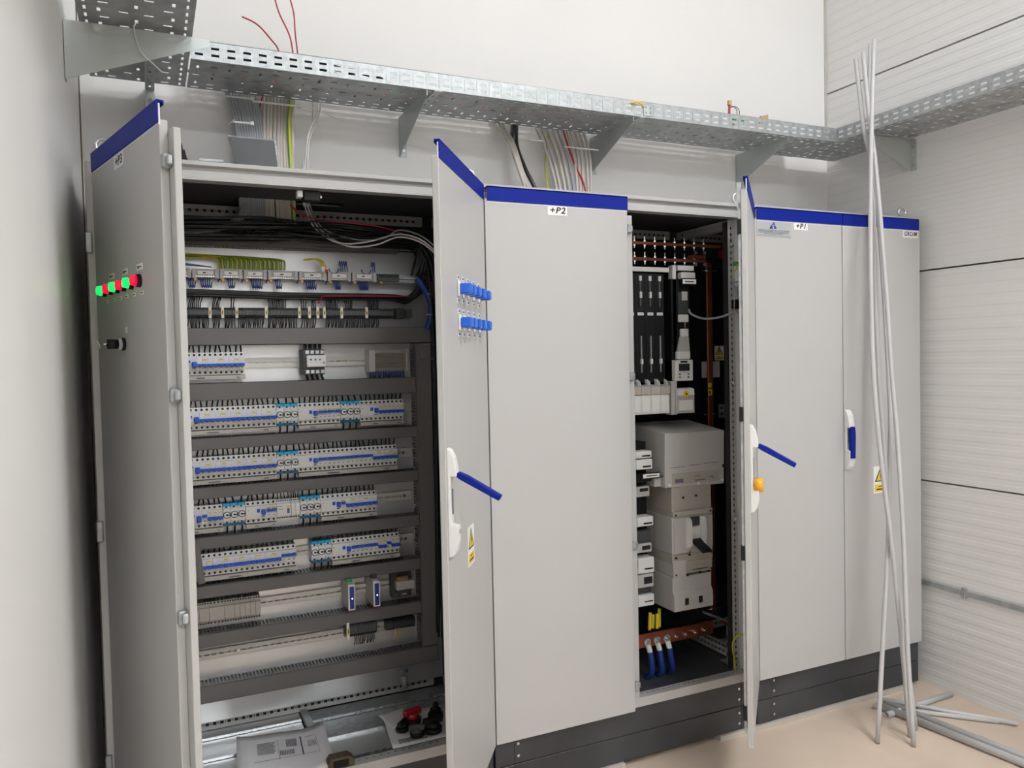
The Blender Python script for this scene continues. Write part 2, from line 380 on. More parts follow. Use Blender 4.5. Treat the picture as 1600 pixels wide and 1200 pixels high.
# threaded bolts poking through the tray floor are small and joined to the tray side
# ------------------------------------------------------------------ cabinets
def hole_row(L, pitch=.025, big=(.012, .010), small=.004, off=.012, v=.012):
    H = []; n = int((L-off)/pitch)
    for i in range(n):
        u = off+i*pitch
        H.append((u, u+big[0], v-big[1]/2, v+big[1]/2)); H.append((u+big[0]+.0045, u+big[0]+.0045+small, v-small/2, v+small/2))
    return [h for h in H if h[1] < L]
ZB, ZT = .208, 2.175          # cabinet body
DEP = .545
def cabinet(x0, x1, label, slot=None, left=True, right=True, name='electrical_cabinet'):
    c = empty(name, ((x0+x1)/2, DEP/2, FZ)); ox, oy, oz = c.location
    def B(m, nm, mt, **k): return m.build(nm, mt, c, loc=(-ox, -oy, -oz), **k)
    # roof
    hs = [] if not slot else [(slot[0]-x0, slot[1]-x0, slot[2]-.03, slot[3]-.03)]
    B(MB().perf((x0, .03, ZT-.004), (1, 0, 0), (0, 1, 0), x1-x0, DEP-.03, hs), 'roof', 'cabinet_paint', solid=.003)
    B(MB().perf((x0+.002, .05, ZT-.03), (1, 0, 0), (0, 1, 0), x1-x0-.004, DEP-.06, [] if not slot else [(slot[0]-x0-.002, slot[1]-x0-.002, slot[2]-.05, slot[3]-.05)]), 'roof_shade_sheet', 'dark_grey', solid=.002)  # dark grey sheet standing for the shade under the roof
    rail = [(.06, 2.178), (.012, 2.178), (.012, 2.166), (.03, 2.162), (.03, 2.156), (.024, 2.152), (.024, 2.132), (.014, 2.129), (.014, 2.122), (.06, 2.122)]
    B(MB().prism(rail, 'x', x0+.002, x1-.002), 'top_rail', 'cabinet_paint')
    # back, sides, floor
    B(MB().box(x0, x1, DEP-.006, DEP, ZB, ZT-.006), 'back_panel', 'dark_grey')  # dark grey stands for the shade inside the closed body
    if left: B(MB().box(x0, x0+.003, .02, DEP, ZB, ZT-.006), 'side_panel', 'cabinet_paint')
    if right: B(MB().box(x1-.003, x1, .02, DEP, ZB, ZT-.006), 'side_panel', 'cabinet_paint')
    B(MB().box(x0+.003, x1-.003, .05, DEP-.006, ZB, ZB+.006), 'floor_panel', 'floor_metal')
    # sill
    B(MB().box(x0+.002, x1-.002, .012, .03, ZB, ZB+.035), 'bottom_rail', 'cabinet_paint')
    B(MB().perf((x0+.03, .03, ZB+.034), (1, 0, 0), (0, 1, 0), x1-x0-.06, .028, hole_row(x1-x0-.06, v=.014, big=(.010, .008))), 'sill', 'cabinet_paint', solid=.0015)
    B(MB().box(x0+.03, x1-.03, .032, .056, ZB+.008, ZB+.02), 'sill_dark_fill', 'joint_shade_dark')  # dark block behind the sill holes, standing for shade in the hollow
    # posts: slotted face looking forwards plus a smooth oblique cheek
    for s in (0, 1):
        xa = x0+.028 if s == 0 else x1-.085
        B(MB().perf((xa, .062, ZB+.035), (0, 0, 1), (1, 0, 0), ZT-ZB-.09, .032, hole_row(ZT-ZB-.09, v=.016, big=(.012, .009))), 'post', 'cabinet_paint', solid=.0015)
        B(MB().box(xa+.004, xa+.028, .075, .1, ZB+.035, ZT-.06), 'post_dark_fill', 'joint_shade_dark')  # dark block painted as the shade inside the slotted post
        a = (x1-.053, .062) if s else (x0+.028, .062); b = (x1-.012, .03) if s else (x0+.012, .03)
        B(MB().prism([a, b, (b[0], b[1]+.03), (a[0], a[1]+.03)], 'z', ZB+.03, ZT-.05), 'post_cheek', 'cabinet_paint')
    # depth rails at both sides, rear slotted rails
    for z in (ZB+.04, ZT-.075):
        B(MB().perf((x0+.06, DEP-.05, z), (1, 0, 0), (0, 0, 1), x1-x0-.12, .04, hole_row(x1-x0-.12, v=.02)), 'rear_rail', 'grey_plastic' if z > 1 else 'cabinet_paint', solid=.0015)
        B(MB().box(x0+.06, x1-.06, DEP-.045, DEP-.02, z+.004, z+.036), 'rail_dark_fill', 'joint_shade_dark')  # dark block as the shade behind the rear rail holes
        for xx in (x0+.02, x1-.02):
            B(MB().perf((xx, .06, z), (0, 1, 0), (0, 0, 1), DEP-.11, .035, hole_row(DEP-.11, v=.018)), 'depth_rail', 'cabinet_paint', solid=.0015)
    # plinth: corner blocks and two stacked covers, bolts
    for z0, z1 in ((.006, .104), (.107, .2055)):
        for xx in (x0+.004, x1-.079):
            B(MB().box(xx, xx+.075, .018, DEP-.02, z0, z1, .002), 'plinth_corner', 'plinth_paint')
        B(MB().box(x0+.08, x1-.08, .020, .026, z0, z1, .001), 'plinth_cover', 'plinth_paint')
        bo = MB()
        for xx in (x0+.094, x1-.094):
            for dz in (.028, .072): bo.cyl((xx, .020, z0+dz), (0, -1, 0), .0055, .003, 12)
        B(bo, 'plinth_bolts', 'steel', kind='stuff')
    return c
CAB3 = cabinet(0, 1.2, 'x', slot=(.43, .80, .345, .40), right=True)
CAB2 = cabinet(1.2, 2.4, 'x', slot=(1.35, 1.95, .345, .42), left=False, right=False)
CAB1 = cabinet(2.4, 3.384, 'x', left=False, right=True)
tag(CAB3, 'light grey electrical cabinet marked +P3, both doors open on rows of breakers', 'cabinet')
tag(CAB2, 'light grey electrical cabinet marked +P2, one door open on busbars and fuses', 'cabinet')
tag(CAB1, 'light grey electrical cabinet marked +P1 and GRO/M with both doors closed', 'cabinet')
# pale steel packing strips under the plinths
for a, b, lab in ((.0, 1.74, 'long pale steel packing strip under the cabinets marked +P3 and +P2'), (2.20, 3.33, 'long pale steel packing strip under the cabinet marked +P1')):
    tag(MB().box(a, b, .008, .06, FZ, .0055).build('packing_strip', 'beige_cable'), lab, 'strip')
# lifting eyes
for cb, pts in ((CAB3, ((.03, .06), (1.17, .06))), (CAB2, ((2.365, .06),)), (CAB1, ((3.34, .06),))):
    for x, y in pts:
        m = MB().torus((x, y, ZT+.036), (0.15, 1, 0), .020, .0055, 20, 8); m.cyl((x, y, ZT), (0, 0, 1), .012, .012, 12); 
        m.build('lifting_eye', 'zinc_bright', cb, sm=True, loc=(-cb.location.x, -cb.location.y, -cb.location.z))

# ------------------------------------------------------------------ doors
DZ0, DZ1 = .2, 2.125
def door(cab, hx, W, ang, right=False, rebate=False):
    """door leaf hinged at (hx, 0); local x runs from the hinge to the free edge (mirrored for a right hinge), local y inwards"""
    sg = -1 if right else 1
    prof = [(.003, 0), (W, 0), (W, .02), (.003, .02)]
    if rebate: prof = [(.003, 0), (W, 0), (W, .02), (W+.032, .02), (W+.032, .036), (.003, .036)]
    prof = [(sg*x, y) for x, y in prof]
    m = MB()
    if rebate:
        m.prism([(sg*.003, 0), (sg*W, 0), (sg*W, .02), (sg*.003, .02)], 'z', DZ0, DZ1)
        m.prism([(sg*(W-.03), .02), (sg*(W+.034), .02), (sg*(W+.034), .037), (sg*(W-.03), .037)], 'z', DZ0+.03, DZ1-.022)
    else: m.prism(prof, 'z', DZ0, DZ1)
    d = m.build('door', 'cabinet_paint', cab, bev=.0025)
    d.location = (hx-cab.location.x, -cab.location.y, -cab.location.z); d.rotation_euler = (0, 0, ang if right else -ang)
    # blue cover strip along the top: plate, top cap and a small inner lip
    s = MB(); a, b = sg*.012, sg*W
    s.box(a, b, -.004, 0, 2.117, 2.167); s.box(a, b, -.004, .012, 2.164, 2.168); s.box(a, b, .0095, .0125, 2.158, 2.165)
    s.build('blue_strip', 'blue_plastic', d)
    MB().box(a, b, -.0005, .0035, 2.112, 2.160).build('strip_carrier', 'white_plastic', d)
    return d
AL, AR, A2 = 1.2877, .9676, .8013
D3L = door(CAB3, 0, .597, AL, rebate=True)
D3R = door(CAB3, 1.2, .598, AR, right=True)
D2L = door(CAB2, 1.2, .586, 0, rebate=True)
D2R = door(CAB2, 2.4, .598, A2, right=True)
D1L = door(CAB1, 2.4, .490, 0)
D1R = door(CAB1, 3.384, .490, 0, right=True)
for d, l in ((D3L, 'left door swung open, with six round signal lamps'), (D3R, 'right door swung open, with ten blue selector switches'), (D2L, 'closed left door marked +P2'),
             (D2R, 'right door swung open, seen edge-on'), (D1L, 'closed left door with a metal nameplate'), (D1R, 'closed right door marked GRO/M')): d['label'] = l
# hinge-side posts seen beside the open left door
MB().box(-.018, .003, .004, .03, .22, 2.15, .002).build('hinge_profile', 'grey_plastic', CAB3, loc=(-.6, -DEP/2, -FZ))
# hinges on the hinge side of the open left door
for z in (1.92, 1.1, .42):
    MB().box(-.022, -.004, -.012, .02, z-.03, z+.03, .003).build('hinge', 'galvanized', CAB3, loc=(-.6, -DEP/2, -FZ))
# catches (lock strikers) on the rebated doors
def catches(d, W, zs):
    for z in zs:
        m = MB().box(W+.002, W+.02, .0, .02, z-.016, z+.016, .003); m.box(W+.02, W+.030, .006, .02, z-.012, z+.012, .003)
        m.build('catch', 'galvanized', d)
catches(D3L, .597, (2.03, 1.50, .99, .52)); catches(D2L, .586, (2.05, 1.49, .84, .295))
def plate_label(d, s, z, w, h, txt, size, ws=1.0, shear=.18):
    MB().box(s-w/2, s+w/2, -.0012, 0, z-h/2, z+h/2).build('name_label', 'tag_white', d)
    text_mesh(txt, size, 'ink_black', d, (s, -.0016, z), (math.pi/2, 0, 0), bold=.0006, wscale=ws, shear=shear)
plate_label(D3L, .274, 2.096, .085, .036, '+P3', .032, 1.15)
plate_label(D2L, .287, 2.098, .080, .034, '+P2', .031, 1.2)
plate_label(D1L, .253, 2.100, .076, .030, '+P1', .029, 1.15)
plate_label(D1R, -.066, 2.098, .098, .032, 'GRO/M', .0275, .86)
# nameplate with a blue emblem and ruled lines of print
MB().box(.010, .196, -.0016, 0, 2.050, 2.112).build('nameplate', 'plate_alu', D1L)
em = MB().prism([(.103, 2.1115), (.094, 2.098), (.110, 2.098)], 'y', -.0024, -.0016)
em.prism([(.092, 2.1005), (.081, 2.0870), (.081, 2.0815), (.097, 2.0815), (.097, 2.0885)], 'y', -.0024, -.0016)
em.prism([(.1015, 2.0955), (.1115, 2.0955), (.118, 2.0825), (.106, 2.0825)], 'y', -.0024, -.0016)
em.build('emblem', 'ink_blue', D1L)
ln = MB()
for z, segs in ((2.076, ((.02, .065), (.07, .12), (.125, .186))), (2.071, ((.02, .10), (.105, .186))), (2.066, ((.02, .186),)), (2.061, ((.05, .15),))):
    for a, b in segs: ln.box(a, b, -.0022, -.0016, z-.0010, z+.0010)
ln.box(.016, .190, -.0022, -.0016, 2.0545, 2.0555)
ln.build('print_lines', 'ink_grey', D1L, kind='stuff')
# signal lamps on the left door
for i, s in enumerate((.100, .164, .226, .286, .350, .415)):
    z = 1.777
    MB().cyl((s, 0, z), (0, -1, 0), .0165, .010, 20, .0155).build('lamp_bezel', 'black_plastic', D3L, sm=True)
    MB().cyl((s, -.010, z), (0, -1, 0), .0140, .012, 20, .0115).build('lamp_lens', 'lens_green' if i % 2 == 0 else 'lens_red', D3L, sm=True)
    MB().box(s+.004, s+.026, -.001, 0, z-.034, z-.026).build('tag', 'tag_white', D3L)
    MB().box(s+.008, s+.022, -.0015, -.001, z-.0315, z-.0285).build('tag_print', 'ink_black', D3L)
    if i % 2 == 0:
        MB().box(s+.045, s+.09, -.001, 0, z+.026, z+.041).build('tag', 'tag_white', D3L)
        MB().box(s+.052, s+.064, -.0015, -.001, z+.030, z+.037).box(s+.067, s+.083, -.0015, -.001, z+.032, z+.035).build('tag_print', 'ink_black', D3L)
# key switch below the lamps
MB().cyl((.262, 0, 1.627), (0, -1, 0), .0165, .008, 20).build('switch_bezel', 'black_plastic', D3L, sm=True)
MB().cyl((.262, -.008, 1.627), (0, -1, 0), .0155, .008, 20).build('switch_ring', 'grey_plastic', D3L, sm=True)
MB().cyl((.262, -.016, 1.627), (0, -1, 0), .0125, .024, 16).build('switch_knob', 'black_plastic', D3L, sm=True)
k = MB().cyl((.262, -.040, 1.627), (0, -1, 0), .003, .010, 8); k.torus((.262, -.061, 1.627), (.2, 0.9, .3), .011, .002, 16, 6); k.build('key', 'zinc_bright', D3L, sm=True)
MB().box(.277, .292, -.001, 0, 1.655, 1.670).build('tag', 'tag_white', D3L)
# ten blue selector switches on the right door
for z in (1.778, 1.678):
    for s in (.407, .349, .281, .207, .125):
        MB().box(-s-.014, -s+.014, -.008, 0, z-.024, z+.024, .003).build('switch_base', 'white_plastic', D3R)
        MB().box(-s-.015, -s+.015, -.042, -.008, z-.0155, z+.0155, .004).build('switch_knob', 'blue_bright', D3R)
        for dz in (.034, -.034):
            MB().box(-s-.012, -s+.012, -.0012, 0, z+dz-.007, z+dz+.007).build('tag', 'tag_white', D3R)
            MB().box(-s-.008, -s+.008, -.0018, -.0012, z+dz-.003, z+dz+.003).build('tag_print', 'ink_grey', D3R)
def sticker(d, s, z, w=.085, h=.122, dy=0.0, parent=None):
    """warning sticker: white ground, black triangle, yellow inner triangle with a bolt, yellow text panel"""
    y = dy
    st = MB().box(s-w/2, s+w/2, y-.0008, y, z-h/2, z+h/2).build('warning_sticker', 'tag_white', d)
    def tri(cx, cz, r): return [(cx, cz+r*1.18), (cx-r, cz-r*.62), (cx+r, cz-r*.62)]
    cz = z+h*.11; par = d if parent is None else parent
    MB().prism(tri(s, cz, w*.42), 'y', y-.0012, y-.0008).build('warning_triangle', 'ink_black', par)
    MB().prism(tri(s, cz-.001, w*.31), 'y', y-.0016, y-.0012).build('warning_triangle', 'yellow_label', par)
    MB().prism([(s+.004, cz+.022), (s-.007, cz+.002), (s-.001, cz+.003), (s-.004, cz-.014), (s+.007, cz+.006), (s+.001, cz+.005)], 'y', y-.0020, y-.0016).build('bolt_symbol', 'ink_black', par)
    MB().box(s-w*.42, s+w*.42, y-.0012, y-.0008, z-h*.44, z-h*.19).build('text_panel', 'yellow_label', par)
    MB().box(s-w*.16, s+w*.16, y-.0016, y-.0012, z-h*.27, z-h*.24).box(s-w*.3, s+w*.3, y-.0016, y-.0012, z-h*.38, z-h*.335).build('text_print', 'ink_black', par)
sticker(D3R, -.318, .992); sticker(D1R, -(3.384-3.115), .986)
def handle(d, s, zb, zt, ang):
    """swing handle: D-shaped housing standing proud of the door, blue lever hinged at its upper third"""
    w = .016; h = zt-zb; zp = zt-.075
    top = [(0, zt), (-.010, zt-.006), (-.020, zt-.026), (-.025, zt-.052), (-.027, zt-.068), (-.027, zp-.004)]
    low = [(-.009, zp-.004), (-.009, zb+.092), (-.028, zb+.088), (-.028, zb+.045), (-.022, zb+.018), (-.012, zb+.004), (0, zb)]
    MB().prism(top+low, 'x', s-w, s+w).build('handle_housing', 'white_plastic', d, bev=.002)
    MB().box(s-.004, s+.004, -.012, -.010, zb+.12, zb+.19).build('lock_slot', 'ink_grey', d)
    MB().cyl((s, -.028, zb+.072), (0, -1, 0), .006, .003, 10).build('lock_cylinder', 'steel', d)
    L = .138
    lv = MB().prism([(.004, .004), (-.010, -.002), (-.013, -.03), (-.011, -L), (.004, -L), (.006, -.02)], 'x', -.0125, .0125).build('handle_lever', 'blue_plastic', d, bev=.002)
    lv.location = (s, -.024, zp); lv.rotation_euler = (-ang, 0, 0)
handle(D3R, -.575, 1.020, 1.325, 1.06); handle(D2R, -.575, 1.020, 1.325, 1.06); handle(D1R, -.472, 1.045, 1.312, 0)
# orange lock tag hanging in the handle recess of the edge-on door
MB().cyl((-.575, -.012, 1.115), (0, -1, 0), .024, .03, 20).build('lock_tag', 'orange_plastic', D2R, sm=True)
# lock rod, pads and a black spring toggle on the inner side of the edge-on door
MB().box(-.592, -.580, .022, .030, .25, 2.08).build('lock_rod', 'galvanized', D2R)
for z in (2.0, 1.36, .88, .32): MB().box(-.598, -.575, .020, .034, z-.025, z+.025).build('rod_guide', 'black_plastic', D2R)
MB().box(-.592, -.582, .018, .034, 2.06, 2.15).build('rod_end', 'galvanized', D2R)
# ---- measured cable and conduit courses (metres)
CAB3_CABLES = [('grey', [(0.421, 0.565, 2.573), (0.439, 0.5, 2.46), (0.441, 0.41, 2.341), (0.435, 0.372, 2.245)]), ('grey', [(0.433, 0.565, 2.573), (0.448, 0.5, 2.461), (0.448, 0.41, 2.342), (0.442, 0.372, 2.246)]), ('grey', [(0.445, 0.565, 2.573), (0.458, 0.5, 2.463), (0.457, 0.41, 2.343), (0.451, 0.372, 2.246)]), ('grey', [(0.456, 0.565, 2.573), (0.469, 0.5, 2.464), (0.466, 0.41, 2.344), (0.46, 0.372, 2.247)]), ('grey', [(0.465, 0.565, 2.573), (0.478, 0.5, 2.465), (0.474, 0.41, 2.344), (0.468, 0.372, 2.248)]), ('grey', [(0.475, 0.565, 2.573), (0.487, 0.5, 2.466), (0.483, 0.41, 2.345), (0.477, 0.372, 2.249)]), ('grey', [(0.485, 0.565, 2.574), (0.492, 0.5, 2.466), (0.492, 0.41, 2.346), (0.485, 0.372, 2.249)]), ('grey', [(0.496, 0.565, 2.574), (0.501, 0.5, 2.467), (0.499, 0.41, 2.347), (0.493, 0.372, 2.25)]), ('grey', [(0.507, 0.565, 2.574), (0.511, 0.5, 2.468), (0.507, 0.41, 2.348), (0.501, 0.372, 2.25)]), ('grey', [(0.516, 0.565, 2.574), (0.52, 0.5, 2.469), (0.515, 0.41, 2.348), (0.508, 0.372, 2.251)]), ('grey', [(0.524, 0.565, 2.574), (0.528, 0.5, 2.47), (0.523, 0.41, 2.349), (0.517, 0.372, 2.252)]), ('beige', [(0.557, 0.565, 2.574), (0.544, 0.5, 2.472), (0.529, 0.41, 2.35), (0.524, 0.372, 2.252)]), ('beige', [(0.57, 0.565, 2.574), (0.557, 0.5, 2.473), (0.54, 0.41, 2.351), (0.536, 0.372, 2.253)]), ('beige', [(0.582, 0.565, 2.574), (0.568, 0.5, 2.474), (0.549, 0.41, 2.351), (0.544, 0.372, 2.254)]), ('beige', [(0.594, 0.565, 2.574), (0.582, 0.5, 2.476), (0.564, 0.41, 2.353), (0.559, 0.372, 2.255)]), ('beige', [(0.607, 0.565, 2.574), (0.596, 0.5, 2.477), (0.577, 0.41, 2.354), (0.572, 0.372, 2.256)]), ('beige', [(0.619, 0.565, 2.574), (0.608, 0.5, 2.478), (0.586, 0.41, 2.355), (0.581, 0.372, 2.257)]), ('beige', [(0.631, 0.565, 2.574), (0.619, 0.5, 2.48), (0.597, 0.41, 2.356), (0.592, 0.372, 2.258)]), ('beige', [(0.641, 0.565, 2.574), (0.63, 0.5, 2.481), (0.607, 0.41, 2.357), (0.601, 0.372, 2.258)]), ('beige', [(0.662, 0.56, 2.574), (0.642, 0.49, 2.479), (0.628, 0.41, 2.359), (0.617, 0.372, 2.26)]), ('yg', [(0.652, 0.55, 2.571), (0.628, 0.47, 2.472), (0.616, 0.4, 2.355), (0.614, 0.36, 2.257)])]
THIN3 = [[(0.735, 0.565, 2.575), (0.72, 0.5, 2.483), (0.679, 0.41, 2.364), (0.654, 0.372, 2.263)], [(0.755, 0.565, 2.575), (0.737, 0.5, 2.507), (0.683, 0.41, 2.392), (0.661, 0.372, 2.262)], [(0.768, 0.565, 2.575), (0.738, 0.5, 2.485), (0.686, 0.41, 2.371), (0.672, 0.372, 2.262)]]
RED3 = [(0.552, 0.575, 2.577), (0.538, 0.56, 2.534), (0.525, 0.53, 2.492), (0.516, 0.5, 2.455)]
CAB2_CABLES = [('beige', [(1.694, 0.565, 2.576), (1.714, 0.5, 2.438), (1.702, 0.41, 2.295), (1.689, 0.38, 2.222)]), ('beige', [(1.722, 0.565, 2.577), (1.737, 0.5, 2.44), (1.72, 0.41, 2.296), (1.707, 0.38, 2.223)]), ('beige', [(1.749, 0.565, 2.577), (1.763, 0.5, 2.442), (1.743, 0.41, 2.298), (1.73, 0.38, 2.225)]), ('beige', [(1.775, 0.565, 2.578), (1.786, 0.5, 2.444), (1.765, 0.41, 2.3), (1.751, 0.38, 2.226)]), ('grey', [(1.797, 0.565, 2.578), (1.809, 0.5, 2.446), (1.786, 0.41, 2.301), (1.773, 0.38, 2.227)]), ('beige', [(1.845, 0.565, 2.581), (1.843, 0.5, 2.449), (1.805, 0.41, 2.303), (1.791, 0.38, 2.229)]), ('beige', [(1.865, 0.565, 2.581), (1.862, 0.5, 2.451), (1.821, 0.41, 2.304), (1.807, 0.38, 2.23)]), ('beige', [(1.89, 0.565, 2.581), (1.882, 0.5, 2.452), (1.835, 0.41, 2.305), (1.821, 0.38, 2.23)]), ('beige', [(1.912, 0.565, 2.581), (1.904, 0.5, 2.454), (1.858, 0.41, 2.307), (1.844, 0.38, 2.232)]), ('beige', [(1.933, 0.565, 2.581), (1.923, 0.5, 2.456), (1.873, 0.41, 2.308), (1.858, 0.38, 2.233)]), ('red', [(1.826, 0.56, 2.574), (1.83, 0.48, 2.416), (1.83, 0.4, 2.309), (1.833, 0.37, 2.229)]), ('yg', [(1.755, 0.57, 2.535), (1.711, 0.52, 2.408), (1.684, 0.45, 2.302), (1.652, 0.38, 2.22)]), ('black', [(1.583, 0.565, 2.575), (1.547, 0.5, 2.463), (1.54, 0.42, 2.344), (1.556, 0.38, 2.213)]), ('black', [(1.601, 0.565, 2.577), (1.569, 0.5, 2.465), (1.569, 0.42, 2.347), (1.603, 0.38, 2.216)]), ('beige', [(1.504, 0.565, 2.571), (1.533, 0.49, 2.466), (1.533, 0.41, 2.342), (1.554, 0.37, 2.211)]), ('beige', [(1.519, 0.565, 2.573), (1.542, 0.49, 2.467), (1.541, 0.41, 2.342), (1.565, 0.37, 2.212)]), ('beige', [(1.534, 0.565, 2.574), (1.551, 0.49, 2.468), (1.548, 0.41, 2.343), (1.577, 0.37, 2.213)])]
REDUP = [[(0.592, 0.42, 2.687), (0.566, 0.42, 2.728), (0.519, 0.42, 2.775), (0.468, 0.42, 2.794)], [(0.641, 0.42, 2.689), (0.63, 0.42, 2.754), (0.596, 0.42, 2.828), (0.578, 0.42, 2.897)], [(0.663, 0.45, 2.7), (0.656, 0.45, 2.78), (0.653, 0.45, 2.849), (0.635, 0.45, 2.92)]]
PIPES = {'P': [(2.906, -0.314, -0.015), (2.906, -0.279, 0.336), (2.902, -0.239, 0.729), (2.884, -0.201, 1.109), (2.883, -0.167, 1.45), (2.921, -0.124, 1.869), (2.955, -0.095, 2.165), (2.988, -0.071, 2.396), (3.034, -0.041, 2.698), (3.074, -0.017, 2.936)], 'R': [(2.745, -0.291, -0.015), (2.845, -0.241, 0.444), (2.909, -0.209, 0.732), (2.994, -0.155, 1.225), (3.014, -0.133, 1.424), (3.031, -0.105, 1.68), (3.044, -0.076, 1.943), (3.053, -0.051, 2.173), (3.044, -0.026, 2.392), (3.018, -0.01, 2.541), (3.013, 0.009, 2.711), (3.01, 0.025, 2.858)], 'S': [(2.849, -0.374, -0.015), (2.877, -0.327, 0.357), (2.924, -0.274, 0.771), (2.958, -0.219, 1.2), (2.968, -0.187, 1.448), (2.992, -0.144, 1.779), (3.006, -0.109, 2.056), (3.019, -0.065, 2.4), (3.015, -0.036, 2.623), (3.021, -0.004, 2.878)], 'Q': [(2.978, -0.283, -0.015), (2.964, -0.242, 0.354), (2.946, -0.194, 0.787), (2.962, -0.146, 1.226), (2.97, -0.121, 1.447), (2.993, -0.088, 1.747), (3.022, -0.059, 2.009), (3.059, -0.014, 2.416), (3.087, 0.02, 2.723), (3.124, 0.044, 2.943)]}
# ------------------------------------------------------------------ inside the cabinet marked +P3
YP, YD = .470, .400            # mounting plate, duct fronts
O3 = (-CAB3.location.x, -CAB3.location.y, -CAB3.location.z)
def C3(m, nm, mt, **k): return m.build(nm, mt, CAB3, loc=O3, **k)
C3(MB().box(.03, 1.172, YP, YP+.003, .287, 2.03), 'mounting_plate', 'mount_plate')
C3(MB().box(.004, .006, .03, DEP-.01, ZB+.01, ZT-.04), 'side_shade_sheet', 'dark_grey'); C3(MB().box(1.193, 1.195, .03, DEP-.01, ZB+.01, ZT-.04), 'side_shade_sheet', 'dark_grey')  # dark sheets standing for shade on the inner side walls
def duct(x0, x1, z0, z1, vertical=False, y0=YD):
    """slotted wiring duct: slotted walls, smooth cover in front"""
    t = .0015; p = .0125
    if not vertical:
        n = int((x1-x0)/p); hs = [(.004+i*p, .004+i*p+.0055, .0, .052) for i in range(n)]
        m = MB(); m.perf((x0, y0+.010, z1), (1, 0, 0), (0, 1, 0), x1-x0, YP-y0-.010, hs); m.perf((x0, y0+.010, z0), (1, 0, 0), (0, 1, 0), x1-x0, YP-y0-.010, hs)
        b = C3(m, 'wiring_duct', 'duct_grey', solid=t)
        m = MB().box(x0, x1, y0, y0+.003, z0-.001, z1+.001); m.box(x0, x1, y0, y0+.014, z1-.0005, z1+.0012); m.box(x0, x1, y0, y0+.014, z0-.0012, z0+.0005)
        m.build('duct_cover', 'duct_grey', b); MB().box(x0, x1, y0+.02, YP-.012, z0+.004, z1-.004).build('duct_dark_fill', 'black_wire', b, kind='stuff')  # black filler block for the wires and the shade inside the duct
    else:
        n = int((z1-z0)/p); hs = [(.004+i*p, .004+i*p+.0055, .0, .052) for i in range(n)]
        m = MB(); m.perf((x0, y0+.010, z0), (0, 0, 1), (0, 1, 0), z1-z0, YP-y0-.010, hs); m.perf((x1, y0+.010, z0), (0, 0, 1), (0, 1, 0), z1-z0, YP-y0-.010, hs)
        b = C3(m, 'wiring_duct', 'duct_grey', solid=t)
        m = MB().box(x0-.001, x1+.001, y0, y0+.003, z0, z1); m.box(x0-.0012, x0+.0005, y0, y0+.014, z0, z1); m.box(x1-.0005, x1+.0012, y0, y0+.014, z0, z1)
        m.build('duct_cover', 'duct_grey', b); MB().box(x0+.004, x1-.004, y0+.02, YP-.012, z0, z1).build('duct_dark_fill', 'black_wire', b, kind='stuff')  # same black filler, wires and inner shade in one block
DUCTS = [(1.638, 1.696, 1.13), (1.445, 1.504, 1.066), (1.274, 1.314, 1.066), (1.103, 1.142, 1.066), (.927, .967, 1.066), (.755, .797, 1.066), (.583, .628, 1.066), (.386, .445, 1.131)]
for z0, z1, xe in DUCTS: duct(.045, xe, z0, z1)
duct(.045, 1.02, 1.985, 2.028, y0=.405)
duct(1.068, 1.130, .448, 1.635, vertical=True)
def din_rail(z, x0, x1):
    hs = [(.012+i*.025, .030+i*.025, .0145, .0205) for i in range(int((x1-x0)/.025)-1)]
    m = MB().perf((x0, .458, z-.0175), (1, 0, 0), (0, 0, 1), x1-x0, .035, hs)
    m.box(x0, x1, .456, .458, z+.0130, z+.0175); m.box(x0, x1, .456, .458, z-.0175, z-.0130)
    m.box(x0, x1, .458, YP, z+.0125, z+.0135); m.box(x0, x1, .458, YP, z-.0135, z-.0125)
    C3(m, 'din_rail', 'rail_zinc', solid=.001)
    for x in (x0+.33, x1-.03): C3(MB().cyl((x, .458, z), (0, -1, 0), .006, .003, 10), 'rail_screw', 'steel')
ROWS = {'A': 1.573, 'B': 1.382, 'C': 1.208, 'D': 1.038, 'E': .868, 'F': .695, 'G': .535}
RN = {'A': 'first breaker row', 'B': 'second breaker row', 'C': 'third breaker row', 'D': 'fourth breaker row', 'E': 'lowest breaker row'}
for k, z in ROWS.items(): din_rail(z, .06, 1.055)
DUCT_ABOVE = {'A': 1.638, 'B': 1.445, 'C': 1.274, 'D': 1.103, 'E': .927, 'F': .755, 'G': .583}
# shared meshes for the modular devices (local origin: bottom-left front of the rail, z centred)
HB = .039
def profile(dz=0): # (y, z) silhouette of a modular device
    return [(YP-.012, -HB), (.416, -HB), (.416, -.0225), (.404, -.0225), (.402, .0225), (.416, .0225), (.416, HB), (YP-.012, HB)]
def shift(poly): return [(y-YP, z) for y, z in poly]
PROTO = {}
def proto_mesh(key, fn, m):
    if key not in PROTO:
        o = fn().build(key, m); me = o.data; bpy.data.objects.remove(o); PROTO[key] = me
    return PROTO[key]
def inst(name, me, parent):
    o = bpy.data.objects.new(name, me); col.objects.link(o); o.parent = parent
    if name == 'terminal_screws': o['kind'] = 'stuff'
    return o
def wire_pts(h, j):
    return [(0, -.045, HB-.004), (j*.3, -.046, HB+h*.35), (j, -.044, HB+h*.7), (j*1.2, -.038, HB+h+.004)]
def wires_for(row): return DUCT_ABOVE[row]-ROWS[row]-HB
rnd = random.Random(3)
def add_wire(parent, row, x, r=.0031, m='black_wire'):
    h = wires_for(row); q = rnd.randrange(5)
    key = 'wire_%s_%d_%d' % (row, q, int(r*1e4))
    me = proto_mesh(key, lambda: MB().tube(wire_pts(h, (q-2)*.0016), r, 6, 3), m)
    o = inst('wire', me, parent); o.location = (x, 0, 0)
